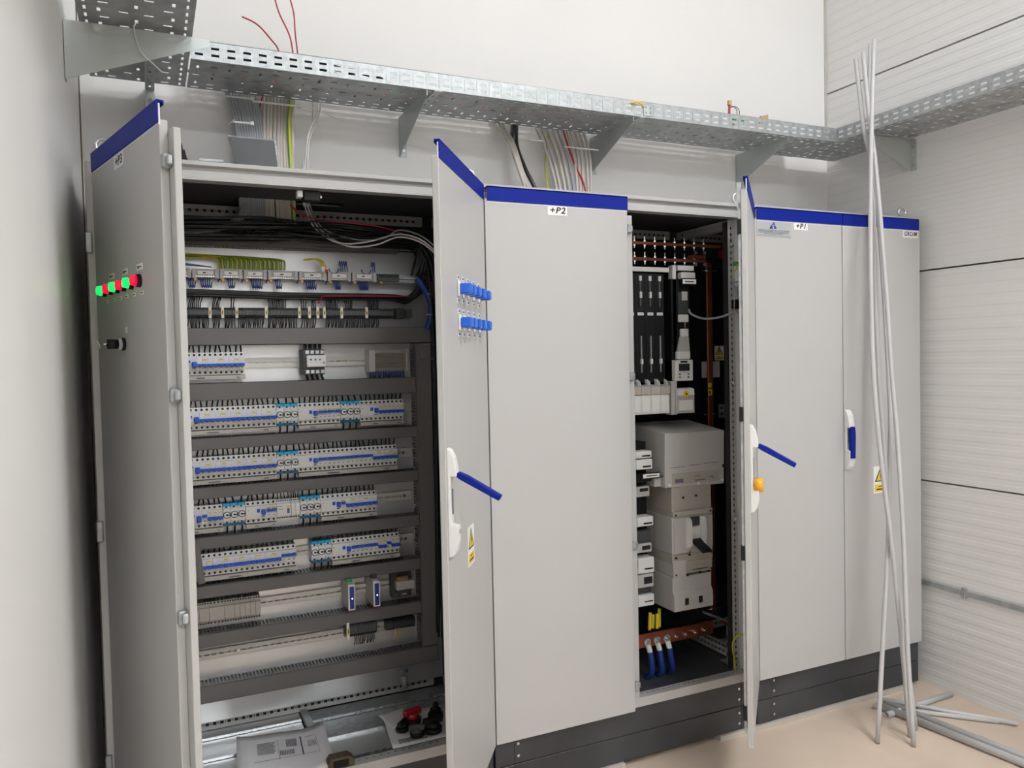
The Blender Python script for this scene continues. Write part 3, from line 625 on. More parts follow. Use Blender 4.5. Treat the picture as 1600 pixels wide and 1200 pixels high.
def screws(n, w):
    m = MB()
    for i in range(n):
        for z in (.031, -.031): m.cyl(((i+.5)*w, .4165-YP, z), (0, -1, 0), .0044, .0012, 10)
    return m
def breaker(row, x, w, upt, label, group, yellow=True):
    t = empty('circuit_breaker', (x, YP, ROWS[row]))
    wk = int(w*1e5)
    inst('housing', proto_mesh('housing%d' % wk, lambda: MB().prism(shift(profile()), 'x', .0003, w-.0003), 'white_plastic'), t)
    inst('terminal_screws', proto_mesh('screws%d' % wk, lambda: screws(1, w), 'ink_black'), t)
    if upt: inst('toggle', proto_mesh('toggle_up%d' % wk, lambda: MB().box(.001, w-.001, .388-YP, .403-YP, .001, .010, .0015), 'blue_switch'), t)
    else: inst('toggle', proto_mesh('toggle_dn%d' % wk, lambda: MB().box(.0008, w-.0008, .386-YP, .403-YP, -.010, .000, .0015), 'blue_switch'), t)
    if yellow: inst('marker', proto_mesh('marker%d' % wk, lambda: MB().box(.003, w-.003, .4010-YP, .403-YP, .0120, .0165), 'yellow_label'), t)
    inst('marking', proto_mesh('marking%d%d' % (wk, upt), lambda: MB().box(w*.35, w*.65, .4012-YP, .404-YP, -.0135, -.0115), 'ink_black'), t)
    add_wire(t, row, w*.5)
    tag(t, label, 'circuit breaker', group)
def rcd(row, x, w, label, style=0):
    t = empty('residual_current_breaker', (x, YP, ROWS[row]))
    n = 2 if w < .05 else 4
    MB().prism(shift(profile()), 'x', .0004, w-.0004).build('housing', 'white_plastic', t)
    screws(n, w/n).build('terminal_screws', 'ink_black', t, kind='stuff')
    if n == 2:
        MB().box(.006, .013, .399-YP, .403-YP, .004, .012).build('test_button', 'blue_switch', t)
        MB().box(w-.017, w-.002, .386-YP, .403-YP, -.012, .007, .002).build('toggle', 'blue_switch', t)
    else:
        MB().box(w-.032, w-.022, .398-YP, .403-YP, .000, .012, .001).build('test_button', 'blue_switch', t)
        MB().box(w-.017, w-.004, .386-YP, .403-YP, -.008, .010, .002).build('toggle', 'blue_switch', t)
        MB().box(.006, .010, .4012-YP, .403-YP, .008, .011).build('indicator', 'orange_plastic', t)
    MB().box(w-.016, w-.006, .4012-YP, .404-YP, -.0165, -.0145).build('marking', 'ink_black', t)
    for i in range(n): add_wire(t, row, w/n*(i+.5))
    tag(t, label, 'circuit breaker')
def fuse_switch(row, x, w, label, group):
    t = empty('fuse_switch', (x, YP, ROWS[row])); wk = int(w*1e5); c = w/2
    inst('housing', proto_mesh('fs_body%d' % wk, lambda: MB().prism(shift([(YP-.012, -.030), (.412, -.030), (.412, -.021), (.402, -.021), (.400, .024), (.412, .024), (.412, .030), (YP-.012, .030)]), 'x', .0006, w-.0006), 'white_plastic'), t)
    inst('top_cover', proto_mesh('fs_top%d' % wk, lambda: MB().box(.0008, w-.0008, .408-YP, YP-.012-YP, .0302, .040, .001), 'cyan_plastic'), t)
    inst('bottom_cover', proto_mesh('fs_bot%d' % wk, lambda: MB().box(.0008, w-.0008, .408-YP, YP-.012-YP, -.040, -.0302, .001), 'cyan_dark'), t)
    inst('terminal_screws', proto_mesh('fs_scr%d' % wk, lambda: MB().cyl((c, .4125-YP, .0275), (0, -1, 0), .0035, .002, 10).cyl((c, .4125-YP, -.0275), (0, -1, 0), .0035, .002, 10), 'ink_black'), t)
    inst('dial_rim', proto_mesh('fs_rim%d' % wk, lambda: MB().torus((c, .401-YP, .001), (0, 1, 0), .0112, .0015, 20, 6), 'ink_black'), t)
    inst('dial', proto_mesh('fs_dial%d' % wk, lambda: MB().cyl((c, .402-YP, .001), (0, -1, 0), .0098, .003, 20), 'tag_white'), t)
    inst('dial_pointer', proto_mesh('fs_ptr%d' % wk, lambda: MB().box(c-.002, c+.0095, .3978-YP, .3995-YP, -.0012, .0026).cyl((c, .3995-YP, .001), (0, -1, 0), .0036, .0016, 10), 'ink_black'), t)
    add_wire(t, row, c, .0034)
    # wire leaving downwards
    inst('wire', proto_mesh('fs_wd%s' % row, lambda: MB().tube([(0, -.045, -.036), (.002, -.045, -.05), (0, -.04, -.070)], .0034, 6, 3), 'black_wire'), t).location = (c, 0, 0)
    tag(t, label, 'fuse', group)
def label_tray(row, x0, x1, label):
    t = empty('marking_strip', (x0, YP, ROWS[row]))
    L = x1-x0
    MB().prism([(.455-YP, -.042), (.408-YP, -.042), (.404-YP, -.0555), (.407-YP, -.0565), (.455-YP, -.048)], 'x', 0, L).build('strip', 'terminal_beige', t)
    m = MB()
    for f0, f1 in ((.28, .40), (.86, .91)): m.box(L*f0, L*f1, .4035-YP, .4055-YP, -.0515, -.0480)
    m.build('strip_print', 'ink_grey', t, kind='stuff')
    tag(t, label, 'strip')
def blk(row, x0, x1, n, upt, blockname, yel=1):
    w = (x1-x0)/n
    st = 'raised' if upt else 'lowered'
    for i in range(n):
        y = (yel == 1) or (yel == 3 and i % 3 == 1)
        breaker(row, x0+i*w, w, upt, 'white circuit breaker with %s blue toggle in the %s, %s' % (st, RN[row], blockname), 'breakers of the %s, %s, toggle %s' % (RN[row], blockname, st), y)
def fuses(row, x0, x1, where):
    w = (x1-x0)/3
    for i in range(3): fuse_switch(row, x0+i*w, w, 'white and cyan dial fuse switch in the %s, %s' % (RN[row], where), 'fuse switches of the %s, %s' % (RN[row], where))
LB = 'block at the hinge side of the left door'
# row A
rcd('A', .210, .036, 'two-module residual current breaker half hidden by the open left door, first breaker row'); rcd('A', .2465, .0345, 'two-module residual current breaker with a big blue toggle, first breaker row'); blk('A', .281, .437, 9, 0, 'left block', 3)
label_tray('A', .215, .440, 'beige marking strip under the first breaker row')
# row B
rcd('B', .246, .036, 'two-module residual current breaker with a big blue toggle, second breaker row'); blk('B', .282, .541, 15, 0, 'left block', 3); fuses('B', .541, .617, 'beside the left block')
rcd('B', .618, .071, 'wide four-module residual current breaker in the second row, right of the first fuse switches'); blk('B', .689, .772, 5, 1, 'middle block'); fuses('B', .773, .846, 'beside the right block')
rcd('B', .847, .070, 'wide four-module residual current breaker in the second row, right of the last fuse switches'); blk('B', .917, 1.016, 6, 0, 'right block')
label_tray('B', .215, .541, 'long beige marking strip under the left block of the second breaker row'); label_tray('B', .618, .772, 'short beige marking strip under the middle block of the second breaker row'); label_tray('B', .847, 1.016, 'beige marking strip under the right block of the second breaker row')
# row C
rcd('C', .244, .036, 'two-module residual current breaker with a big blue toggle, third breaker row'); blk('C', .280, .537, 15, 0, 'left block', 3); fuses('C', .537, .614, 'beside the left block')
rcd('C', .614, .070, 'wide four-module residual current breaker in the third row, right of the fuse switches'); blk('C', .684, .888, 12, 1, 'right block', 0); blk('C', .888, .986, 6, 0, 'right block', 3)
label_tray('C', .215, .537, 'long beige marking strip under the left block of the third breaker row'); label_tray('C', .614, .986, 'long beige marking strip under the right block of the third breaker row')
# row D
rcd('D', .243, .036, 'two-module residual current breaker with a big blue toggle, fourth breaker row'); blk('D', .279, .297, 1, 1, 'left block', 0); blk('D', .297, .348, 3, 0, 'left block'); fuses('D', .349, .424, 'beside the left block')
rcd('D', .425, .070, 'wide four-module residual current breaker in the fourth row, left of the metering module'); blk('D', .495, .531, 2, 1, 'middle block')
label_tray('D', .215, .348, 'beige marking strip under the left block of the fourth breaker row'); label_tray('D', .425, .531, 'short beige marking strip under the middle block of the fourth breaker row')
def din_module(row, x, w, label, body='white_plastic', nscr=8, extra=True, group=None, hz=.036, cat='module', wires=True):
    t = empty('rail_module', (x, YP, ROWS[row]))
    MB().prism(shift([(YP-.012, -hz), (.420, -hz), (.420, -.0225), (.404, -.0225), (.404, .0225), (.420, .0225), (.420, hz), (YP-.012, hz)]), 'x', .0005, w-.0005).build('housing', body, t)
    m = MB()
    for i in range(nscr):
        for z in (hz-.005, -hz+.005): m.cyl((w*(i+.5)/nscr, .4205-YP, z), (0, -1, 0), min(.0034, w/nscr*.36), .0015, 8)
    m.build('terminal_screws', 'ink_black', t, kind='stuff')
    if extra:
        m = MB().box(w*.1, w*.45, .4030-YP, .405-YP, .002, .004); m.box(w*.1, w*.4, .4030-YP, .405-YP, .012, .0135); m.box(w*.72, w*.9, .4030-YP, .405-YP, -.014, .004); m.build('marking', 'ink_grey', t)
        MB().box(w*.7, w*.92, .4025-YP, .405-YP, .009, .014).build('marker', 'yellow_label', t)
    if wires:
        for i in range(min(nscr, 4)): add_wire(t, row, w*(i+.5)/min(nscr, 4), .0018)
    return tag(t, label, cat, group)
din_module('D', .532, .050, 'white metering module with tiny terminals and a barcode tag, fourth breaker row')
for i in range(2): din_module('D', .583+i*.0155, .0155, 'narrow white relay module next to the metering module', nscr=2, extra=False, group='narrow relays beside the metering module')
fuses('D', .614, .689, 'beside the right block')
rcd('D', .690, .074, 'wide four-module residual current breaker in the fourth row, right of the last fuse switches'); blk('D', .764, .781, 1, 1, 'right block'); blk('D', .781, .901, 7, 0, 'right block', 3)
label_tray('D', .690, .901, 'beige marking strip under the right block of the fourth breaker row')
# row E
blk('E', .271, .542, 15, 0, 'left block', 3); blk('E', .542, .596, 3, 1, 'left block', 0); fuses('E', .650, .725, 'beside the right block')
rcd('E', .726, .071, 'wide four-module residual current breaker in the lowest breaker row'); blk('E', .797, .900, 6, 1, 'right block', 0); blk('E', .900, .934, 2, 0, 'right block'); blk('E', .934, .951, 1, 1, 'alone between lowered ones', 0); blk('E', .951, .986, 2, 0, 'far end')
label_tray('E', .271, .596, 'long beige marking strip under the left block of the lowest breaker row'); label_tray('E', .726, .986, 'beige marking strip under the right block of the lowest breaker row')
# contactor in row A
t = empty('contactor', (.637, YP, ROWS['A']))
MB().box(0, .078, .385-YP, -.012, -.048, .044, .002).build('body', 'dark_grey', t)
MB().box(.012, .082, .372-YP, .386-YP, -.020, .022, .002).build('face', 'white_plastic', t)
m = MB()
for i in range(4):
    for z in (.034, -.037): m.box(.010+i*.018, .022+i*.018, .383-YP, .386-YP, z-.006, z+.006)
m.build('terminal_clamps', 'zinc_bright', t)
MB().box(.022, .03, .371-YP, .3725-YP, .004, .010).box(.04, .046, .371-YP, .3725-YP, .004, .010).box(.056, .062, .371-YP, .3725-YP, .004, .010).box(.070, .075, .371-YP, .3725-YP, -.008, -.002).build('marking', 'ink_grey', t)
for i in range(4):
    MB().tube([(.016+i*.018, -.05, .03), (.015+i*.018, -.05, .05), (.016+i*.018, -.04, .075)], .0058, 8, 3).build('wire', 'black_wire', t, sm=True)
    MB().tube([(.016+i*.018, -.05, -.04), (.020+i*.018, -.055, -.062), (.030+i*.018, -.045, -.076)], .0050, 8, 3).build('wire', 'black_wire', t, sm=True)
tag(t, 'dark grey contactor with a pale face and four thick black wires', 'contactor')
# terminal block under a clear cover, row A
t = empty('covered_terminal_block', (.885, YP, ROWS['A']))
MB().box(0, .024, .40-YP, -.012, -.045, .040, .002).build('end_block', 'grey_plastic', t); MB().box(.146, .152, .40-YP, -.012, -.045, .040, .001).build('end_plate', 'grey_plastic', t)
m = MB()
for z in (.018, -.002, -.022): m.box(.026, .144, .425-YP, -.012, z-.008, z+.008)
m.build('terminal_rows', 'brass_brown', t)
MB().box(.024, .146, .402-YP, .404-YP, -.044, .038).build('clear_cover', 'clear_cover', t)
m = MB()
for i in range(14): m.tube([(.012+i*.010, -.04, -.040), (.010+i*.010, -.045, -.055), (.012+i*.010+rnd.uniform(-.006, .006), -.035, -.07)], .0028, 6, 3)
m.build('wires', 'blue_wire', t, sm=True, kind='stuff')
tag(t, 'terminal block under a clear yellowed cover with blue wires below it', 'terminal block')
# row F: pale relays, converters, transformer
xs = [.225, .260, .293, .343, .377]
for i in range(4): din_module('F', xs[i], xs[i+1]-xs[i], ['pale relay module half hidden by the open left door, below the lowest breaker row', 'pale two-module relay with a yellow mark, below the lowest breaker row', 'widest pale relay module below the lowest breaker row', 'pale two-module relay beside five narrow ones, below the lowest breaker row'][i], 'terminal_beige', nscr=[3, 4, 4, 4][i], hz=.040, extra=False)
for i in range(5): din_module('F', .377+i*.0178, .0178, 'narrow pale relay with one black button, below the lowest breaker row', 'terminal_beige', nscr=2, extra=False, group='five narrow pale relays', hz=.040)
for i, x in enumerate((.768, .862)):
    t = empty('signal_converter', (x, YP, ROWS['F']+.006))
    MB().box(0, .024, .345-YP, -.012, -.048, .050, .001).build('housing', 'grey_plastic', t)
    MB().box(-.001, .025, .338-YP, .345-YP, -.048, .046, .002).build('front', 'tag_white', t)
    MB().box(.004, .020, .3365-YP, .338-YP, -.042, .040).build('front_label', 'ink_blue', t)
    MB().cyl((.013, .3365-YP, -.004), (0, -1, 0), .002, .002, 8).build('led', 'led_white', t)
    MB().box(.002, .022, .37-YP, .43-YP, .050, .060).build('connector', 'green_plastic' if i == 0 else 'dark_grey', t)
    MB().tube([(.008, .36-YP, -.048), (.004, .372-YP, -.06), (0, .40-YP, -.068)], .0022, 6, 3).build('wire', 'red_wire', t)
    tag(t, 'slim converter with a blue front label and a green plug' if i == 0 else 'slim converter with a blue front label beside the small transformer', 'converter')
t = empty('transformer', (.955, YP, ROWS['F']))
MB().box(0, .08, .425-YP, -.012, -.045, .055, .002).build('base', 'dark_grey', t)
MB().box(.012, .085, .395-YP, .428-YP, -.012, .022, .003).build('core', 'grey_plastic', t)
MB().box(.016, .062, .402-YP, .43-YP, .022, .038, .003).build('coil', 'coil_gold', t); MB().box(.022, .066, .402-YP, .43-YP, -.030, -.012, .003).build('coil', 'dark_grey', t)
MB().box(.034, .048, .400-YP, .403-YP, .034, .040).box(.03, .055, .400-YP, .403-YP, -.032, -.026).build('terminals', 'zinc_bright', t)
tag(t, 'small open transformer with a golden coil at the end of the relay row', 'transformer')
# row G: two dark terminal strips
def terminal_strip(loc, L, h, n, bodym, label, depth=.058, tags=(), topw=(), botw=(), taglab='marker', wl=.03, wm='black_wire'):
    t = empty('terminal_strip', loc)
    m = MB()
    for i in range(n):
        a = L*i/n; b = L*(i+1)/n-.0006; e = .0012 if i % 2 else 0
        m.prism([(-.004, -h/2), (-depth*.72, -h/2), (-depth-e, -h*.22), (-depth-e, h*.22), (-depth*.72, h/2), (-.004, h/2)], 'x', a, b)
    m.build('terminals', bodym, t, kind='stuff')
    m = MB()
    for i in range(n):
        x = L*(i+.5)/n
        for z in (h*.36, -h*.36): m.box(x-L/n*.28, x+L/n*.28, -depth*.86-.003, -depth*.86+.003, z-h*.05, z+h*.05)
    m.build('wire_entries', 'ink_black', t, kind='stuff')
    for x in tags:
        MB().box(x-.0048, x+.0048, -depth-.004, -depth+.012, -h/2-.002, h/2+.004, .0005).build('end_tag', 'tag_white', t)
        MB().box(x-.003, x+.003, -depth-.0046, -depth-.004, -h*.24, h*.24).build('tag_print', 'yellow_label', t)
        MB().box(x-.0015, x+.0015, -depth-.0050, -depth-.0046, -h*.12, h*.12).build('tag_print', 'ink_black', t)
    for lst, sgn in ((topw, 1), (botw, -1)):
        if not lst: continue
        m = MB()
        for x0, x1, k, sway in lst:
            for i in range(k):
                x = x0+(x1-x0)*(i+.5)/k; j = rnd.uniform(-.004, .004)+sway
                m.tube([(x, -depth*.8, sgn*h*.4), (x+j*.3, -depth*.85-rnd.uniform(0, .006), sgn*(h/2+wl*.4)), (x+j, -depth*.7, sgn*(h/2+wl*.75)), (x+j*1.3, -depth*.6, sgn*(h/2+wl))], .0019, 5, 3)
        m.build('wires', wm, t, sm=True, kind='stuff')
    return tag(t, label, 'terminal strip')
terminal_strip((.770, YP-.012, ROWS['G']+.022), .118, .056, 20, 'terminal_grey', 'short dark terminal strip with a yellow end tag in the lowest rail', tags=(.006,), botw=((.03, .11, 12, 0),), topw=((.01, .11, 14, 0),), wl=.035)
terminal_strip((.930, YP-.012, ROWS['G']+.010), .115, .040, 16, 'dark_grey', 'short black connector strip beside the vertical duct on the lowest rail', botw=((.03, .06, 2, 0),), wl=.05, wm='yellow_label', depth=.04)
# T2: long dark terminal strip; T1: neutral and earth bars
TX0 = .10
terminal_strip((TX0, YP-.012, 1.751), .885, .036, 150, 'terminal_grey', 'long dark terminal strip with yellow-lettered end tags, above the widest wiring duct',
    tags=[x-TX0 for x in (.328, .369, .416, .516, .632, .668, .698, .722, .786, .880)],
    topw=[(a-TX0, b-TX0, k, s) for a, b, k, s in ((.25, .30, 8, .006), (.335, .36, 5, .01), (.395, .41, 2, .004), (.525, .588, 12, 0), (.64, .66, 3, 0), (.675, .695, 3, 0), (.728, .775, 8, .004), (.80, .83, 5, 0), (.885, .93, 9, 0))],
    botw=[(a-TX0, b-TX0, k, 0) for a, b, k in ((.25, .325, 14), (.335, .362, 5), (.375, .41, 7), (.42, .51, 17), (.522, .625, 18), (.64, .695, 8), (.725, .93, 30))], wl=.042)
C3(MB().box(.998, 1.030, .404, YP-.010, 1.732, 1.771, .001), 'end_stop', 'dark_grey'); C3(MB().box(1.036, 1.066, .418, YP-.010, 1.736, 1.768, .001), 'end_stop', 'terminal_grey')
# black main loom lying above the terminal strip (uncountable cores)
m = MB()
for i in range(16):
    z = 1.812+rnd.uniform(-.009, .012); y = .425+rnd.uniform(-.018, .02)
    m.tube([(.04, y, z+.004), (.3, y+rnd.uniform(-.004, .004), z+.006), (.6, y, z), (.95, y+rnd.uniform(-.004, .004), z), (1.06, y, z-.002), (1.14, y-.02, z+.06+i*.006)], .0048, 6, 5)
tag(m.build('wire_loom', 'black_wire', sm=True), 'thick black loom of wires lying along the top of the long terminal strip', 'wires', kind='stuff')
tag(MB().tube([(.70, .395, 1.785), (.712, .392, 1.800), (.735, .392, 1.812), (.95, .395, 1.815), (1.05, .40, 1.815)], .0026, 6, 5).build('red_wire', 'red_wire', sm=True), 'single red wire laid along the black loom inside the cabinet', 'wire')
# neutral / earth bar assemblies along T1
t = empty('neutral_bar_rail', (.05, YP, 1.888))
MB().box(0, 1.075, -.045, -.040, -.018, -.006).build('carrier', 'galvanized_dull', t); MB().box(0, 1.075, -.05, -.012, -.004, .004).build('carrier', 'galvanized_dull', t)
tag(t, 'grey carrier rail of the beige neutral bars', 'rail')
segs = [.235, .275, .365, .444, .527, .636, .740, .831, .927]
for i, (a, b) in enumerate(zip(segs, segs[1:])):
    t = empty('neutral_bar', (a, YP, 1.888)); L = b-a-.004
    MB().box(0, L, -.06, -.035, -.016, .014, .001).build('body', 'terminal_beige', t)
    MB().box(L*.2, L*.8, -.0625, -.060, -.006, .008).build('cover', 'tag_white', t)
    MB().box(L*.40, L*.52, -.063, -.0625, -.001, .003).build('print', 'ink_black', t)
    for e in (0, L-.012): MB().box(e, e+.012, -.066, -.03, -.019, .015, .001).build('support', 'grey_plastic', t)
    m = MB()
    for k in range(int(L/.008)): m.cyl((.006+k*.008, -.0605, -.012), (0, -1, 0), .0026, .003, 8)
    m.build('clamp_screws', 'zinc_bright', t)
    MB().cyl((.01, -.06, -.023), (0, -1, 0), .005, .006, 10).build('earth_cap', 'orange_plastic', t)
    # blue jumpers hanging below
    m = MB(); k = 3+(i*2) % 4
    m.torus((.012, -.05, -.030), (0, 1, .1), .017, .0022, 14, 6, math.pi, 2*math.pi)
    for q in range(k): m.tube([(.03+q*.007, -.05, -.014), (.028+q*.007, -.056, -.036), (.033+q*.007, -.052, -.050), (.036+q*.007, -.046, -.030)], .002, 6, 3)
    m.build('blue_jumpers', 'blue_wire', t, sm=True, kind='stuff')
    tag(t, 'beige neutral bar with a white cover and blue jumpers, above the black loom', 'terminal', 'neutral bars on the upper rail')
t = empty('neutral_bar', (.930, YP, 1.888)); MB().box(0, .085, -.058, -.03, -.014, .014, .001).build('body', 'terminal_grey', t)
m = MB()
for k in range(10): m.box(.006+k*.0078, .011+k*.0078, -.06, -.058, 0, .010)
m.build('clamp_openings', 'ink_black', t, kind='stuff'); MB().cyl((.012, -.058, -.020), (0, -1, 0), .005, .005, 10).build('earth_cap', 'orange_plastic', t)
tag(t, 'dark neutral bar with ten openings at the end of the upper rail', 'terminal')
# yellow-green earth wires dropping onto the bars, plus loops of blue above
m = MB(); g = MB()
for i in range(44):
    x = .36+i*.0053; tgt = (g if i % 3 else m)
    tgt.tube([(x, .415, 1.905), (x+rnd.uniform(-.002, .002), .410, 1.925), (x-.004, .418, 1.940), (x-.05, .425, 1.944+rnd.uniform(-.003, .004)), (x-.14, .43, 1.946+rnd.uniform(-.004, .006)), (.06, .435, 1.950+rnd.uniform(-.008, .012))], .0021, 5, 4)
e = empty('earth_wires', (.36, .42, 1.9)); m.build('wires', 'yellow_label', e, sm=True, loc=(-.36, -.42, -1.9), kind='stuff'); g.build('wires', 'green_wire', e, sm=True, loc=(-.36, -.42, -1.9), kind='stuff')
tag(e, 'dense fringe of yellow-green earth wires above the beige neutral bars', 'wires', kind='stuff')
m = MB()
for i in range(10): m.tube([(.06, .43, 1.918+i*.0012), (.2, .425, 1.918+i*.001), (.34, .42, 1.91)], .0018, 5, 3)
tag(m.build('blue_wires', 'blue_wire', sm=True), 'flat bundle of blue wires behind the fringe of earth wires', 'wires', kind='stuff')
for i, (dx, mt) in enumerate(((0, 'yellow_label'), (.006, 'yellow_green'), (.014, 'yellow_label'))):
    tag(MB().tube([(.655+dx, .415, 1.945), (.690+dx, .41, 1.950), (.715+dx, .405, 1.935), (.722+dx, .405, 1.905)], .0028, 6, 4).build('earth_wire', mt, sm=True), 'yellow earth wire arching onto the end of a neutral bar', 'wire', 'arching earth wires')
tag(MB().box(.716, .726, .396, .402, 1.905, 1.920).build('wire_marker', 'tag_white'), 'tiny white marker on the arching earth wires', 'marker'); tag(MB().box(.730, .740, .396, .404, 1.898, 1.910).build('ferrule', 'red_plastic'), 'tiny red sleeve beside the white wire marker', 'sleeve')
for i, x in enumerate((.748, .870)):
    m = MB().torus((x+.016, .41, 1.915), (0, 1, .1), .018, .002, 14, 6, 0, math.pi)
    for q in range(4 if i == 0 else 2): m.tube([(x+.034+q*.008, .41, 1.925), (x+.038+q*.008, .408, 1.945), (x+.042+q*.008, .41, 1.905)], .0018, 6, 3)
    tag(m.build('blue_loop', 'blue_wire', sm=True), 'blue wire loops standing over the dark end of the neutral bars' if i else 'blue wire loops standing beside the white wire marker', 'wires', kind='stuff')
# blue sleeve of wires on the right
t = MB().tube([(1.083, .40, 1.885), (1.105, .39, 1.85), (1.128, .385, 1.80), (1.130, .385, 1.74), (1.118, .40, 1.69)], .013, 12, 5)
tag(t.build('blue_wire_bundle', 'blue_wire', sm=True), 'thick blue wire bundle dropping beside the ends of the terminal rails', 'wires', kind='stuff')
m = MB()
for z in (1.825, 1.745): m.torus((1.127, .385, z), (0, 0, 1), .0145, .0018, 14, 6)
tag(m.build('cable_tie', 'white_wire', sm=True), 'white cable ties around the blue wire bundle', 'cable tie')
# dark tangle of cores under the roof and the vertical black loom at the right side
m = MB()
for i in range(120):
    x = .45+.30*(i/120); side = -1 if i % 3 else 1
    xe = .05 if side < 0 else 1.10+rnd.uniform(-.03, .05); zz = 2.03+rnd.uniform(-.04, .04); y = .30+rnd.uniform(0, .12)
    m.tube([(x, .37, 2.07), (x+side*.01, .375, 2.06), (x+side*.08, y, zz+.01), ((x+xe)/2, y, zz), (xe, y+.02, zz-.01), (xe, y+.03, zz-.05 if side < 0 else 1.9)], rnd.choice((.0026, .0034, .0042)), 5, 4)
tag(m.build('core_wires', 'black_wire', sm=True), 'dark tangle of black cores spreading under the cabinet roof', 'wires', kind='stuff')
m = MB()
for i in range(26):
    x = 1.115+rnd.uniform(-.01, .06); y = .30+rnd.uniform(0, .12)
    m.tube([(x-.10, y, 2.06), (x-.03, y-.01, 1.98), (x, y-.02, 1.85), (x+.012, y-.02, 1.4), (x+.005, y-.02, .9), (x, y-.02, .5)], .004, 5, 4)
tag(m.build('wire_loom', 'black_wire', sm=True), 'black loom of wires dropping beside the vertical duct', 'wires', kind='stuff')
for i, (dx, dz) in enumerate(((0, 0), (.03, -.01), (.06, .015))):
    tag(MB().tube([(.655+dx*.3, .372, 2.14), (.685+dx*.5, .34, 2.05), (.76+dx, .30, 1.995+dz), (.86+dx, .28, 2.0+dz), (.98, .26, 2.03+dz), (1.08, .24, 1.99+dz), (1.15, .24, 1.88+dz), (1.165, .26, 1.6)], .003, 6, 5).build('control_cable', 'white_wire' if i < 2 else 'grey_cable', sm=True), 'thin pale control cable looping under the cabinet roof to the vertical loom', 'cable', 'thin pale control cables')
tag(MB().tube([(.60, .372, 2.14), (.66, .33, 2.085), (.78, .30, 2.07), (.95, .29, 2.05), (1.12, .28, 1.97), (1.16, .28, 1.8)], .003, 6, 5).build('red_wire', 'red_wire', sm=True), 'dark red wire running under the cabinet roof', 'wire')
for i in range(3):
    tag(MB().tube([(.50+i*.01, .37, 2.05), (.47, .36, 2.02-i*.004), (.38, .35, 2.008-i*.003), (.2, .35, 2.0-i*.004), (.06, .36, 2.0)], .0026, 6, 5).build('earth_wire', 'yellow_label', sm=True), 'yellow core bending from the roof slot towards the open left door', 'wire', 'yellow cores under the roof')
for i in range(4):
    tag(MB().tube([(.445+i*.008, .36, 2.12), (.425+i*.006, .35, 2.075), (.36, .34, 2.045-i*.006), (.22, .34, 2.03-i*.007), (.05, .35, 2.03-i*.007)], .0055, 8, 5).build('grey_cable', 'grey_cable', sm=True), 'stout grey cable bending from the roof slot towards the open left door', 'cable', 'stout grey cables under the roof')
# black latch block under the front roof rail and its white holder
t = empty('door_limit_switch', (.575, .06, 2.10)); MB().box(.02, .072, -.02, .02, -.014, .018, .003).build('body', 'black_plastic', t); MB().box(0, .018, -.018, .012, -.004, .018, .002).build('holder', 'white_plastic', t)
MB().cyl((.072, 0, .004), (1, 0, 0), .007, .008, 10).build('plunger', 'zinc_bright', t); tag(t, 'black door switch under the cabinet roof rail', 'switch')
# floor of the cabinet: overlapping slide plates
for a, b, z in ((.43, .52, .244), (.285, .428, .236), (.10, .283, .228)):
    C3(MB().box(.02, .60 if a > .2 else 1.18, a, b, z, z+.002), 'floor_plate', 'mount_plate'); C3(MB().box(.02, .60 if a > .2 else 1.18, a-.002, a+.001, z-.004, z+.005), 'plate_edge', 'zinc_bright')
    if a > .2: C3(MB().box(.635, 1.18, a-.03, b-.03, z-.002, z), 'floor_plate', 'galvanized'); 
    if a > .2: C3(MB().box(.635, 1.18, a-.032, a-.029, z-.006, z+.003), 'plate_edge', 'zinc_bright')
C3(MB().box(.605, .632, .25, .50, .24, .256, .002), 'plate_bridge', 'galvanized_dull')
# cable clamps hanging at the right rear
t = empty('cable_lug_pair', (.985, .44, .38)); MB().box(0, .012, 0, .004, -.05, .0).build('lug', 'zinc_bright', t); MB().box(.02, .032, 0, .004, -.05, .0).build('lug', 'zinc_bright', t)
MB().cyl((.016, .002, -.05), (0, 0, -1), .012, .05, 12).build('clamp', 'galvanized_dull', t, sm=True); tag(t, 'pair of bright metal strips hanging below the lowest duct', 'bracket')
# loose grey duct cover leaning across two rows
m = MB().prism([(.247, .968), (.266, .965), (.281, .815), (.258, .812)], 'y', .375, .392)
tag(m.build('loose_duct_cover', 'duct_grey', bev=.001), 'loose grey duct cover leaning in front of the lowest breaker row', 'duct cover')
# latch frame (wire stirrup) at the right, beside the vertical duct
t = MB(); t.tube([(1.115, .33, 1.625), (1.07, .33, 1.625), (1.07, .33, 1.575), (1.115, .33, 1.572)], .0015, 5, 1)
tag(t.build('wire_stirrup', 'zinc_bright'), 'thin wire stirrup sticking out beside the vertical duct', 'wire')
# papers and the red and black handles lying on the cabinet floor
def sheet(name, pts, m, label, cat='paper', thick=.0015, grp=None, curl=.0):
    n = 8; mb = MB(); a, b, c, d = [Vector(p) for p in pts]
    g = [[None]*(n+1) for _ in range(n+1)]
    for i in range(n+1):
        for j in range(n+1):
            u, v = i/n, j/n
            p = (a*(1-u)+b*u)*(1-v)+(d*(1-u)+c*u)*v
            p.z += curl*((2*u-1)**4)*(1-v)+curl*.3*math.sin(u*5+v*2)
            g[i][j] = p
    vs = [g[i][j] for i in range(n+1) for j in range(n+1)]
    mb.add(vs, [(i*(n+1)+j, (i+1)*(n+1)+j, (i+1)*(n+1)+j+1, i*(n+1)+j+1) for i in range(n) for j in range(n)])
    o = mb.build(name, m, solid=thick, sm=True); tag(o, label, cat, grp)
    def at(u, v, lift=.0022):
        p = (a*(1-u)+b*u)*(1-v)+(d*(1-u)+c*u)*v
        p.z += curl*((2*u-1)**4)*(1-v)+curl*.3*math.sin(u*5+v*2)+lift
        return p
    return o, at
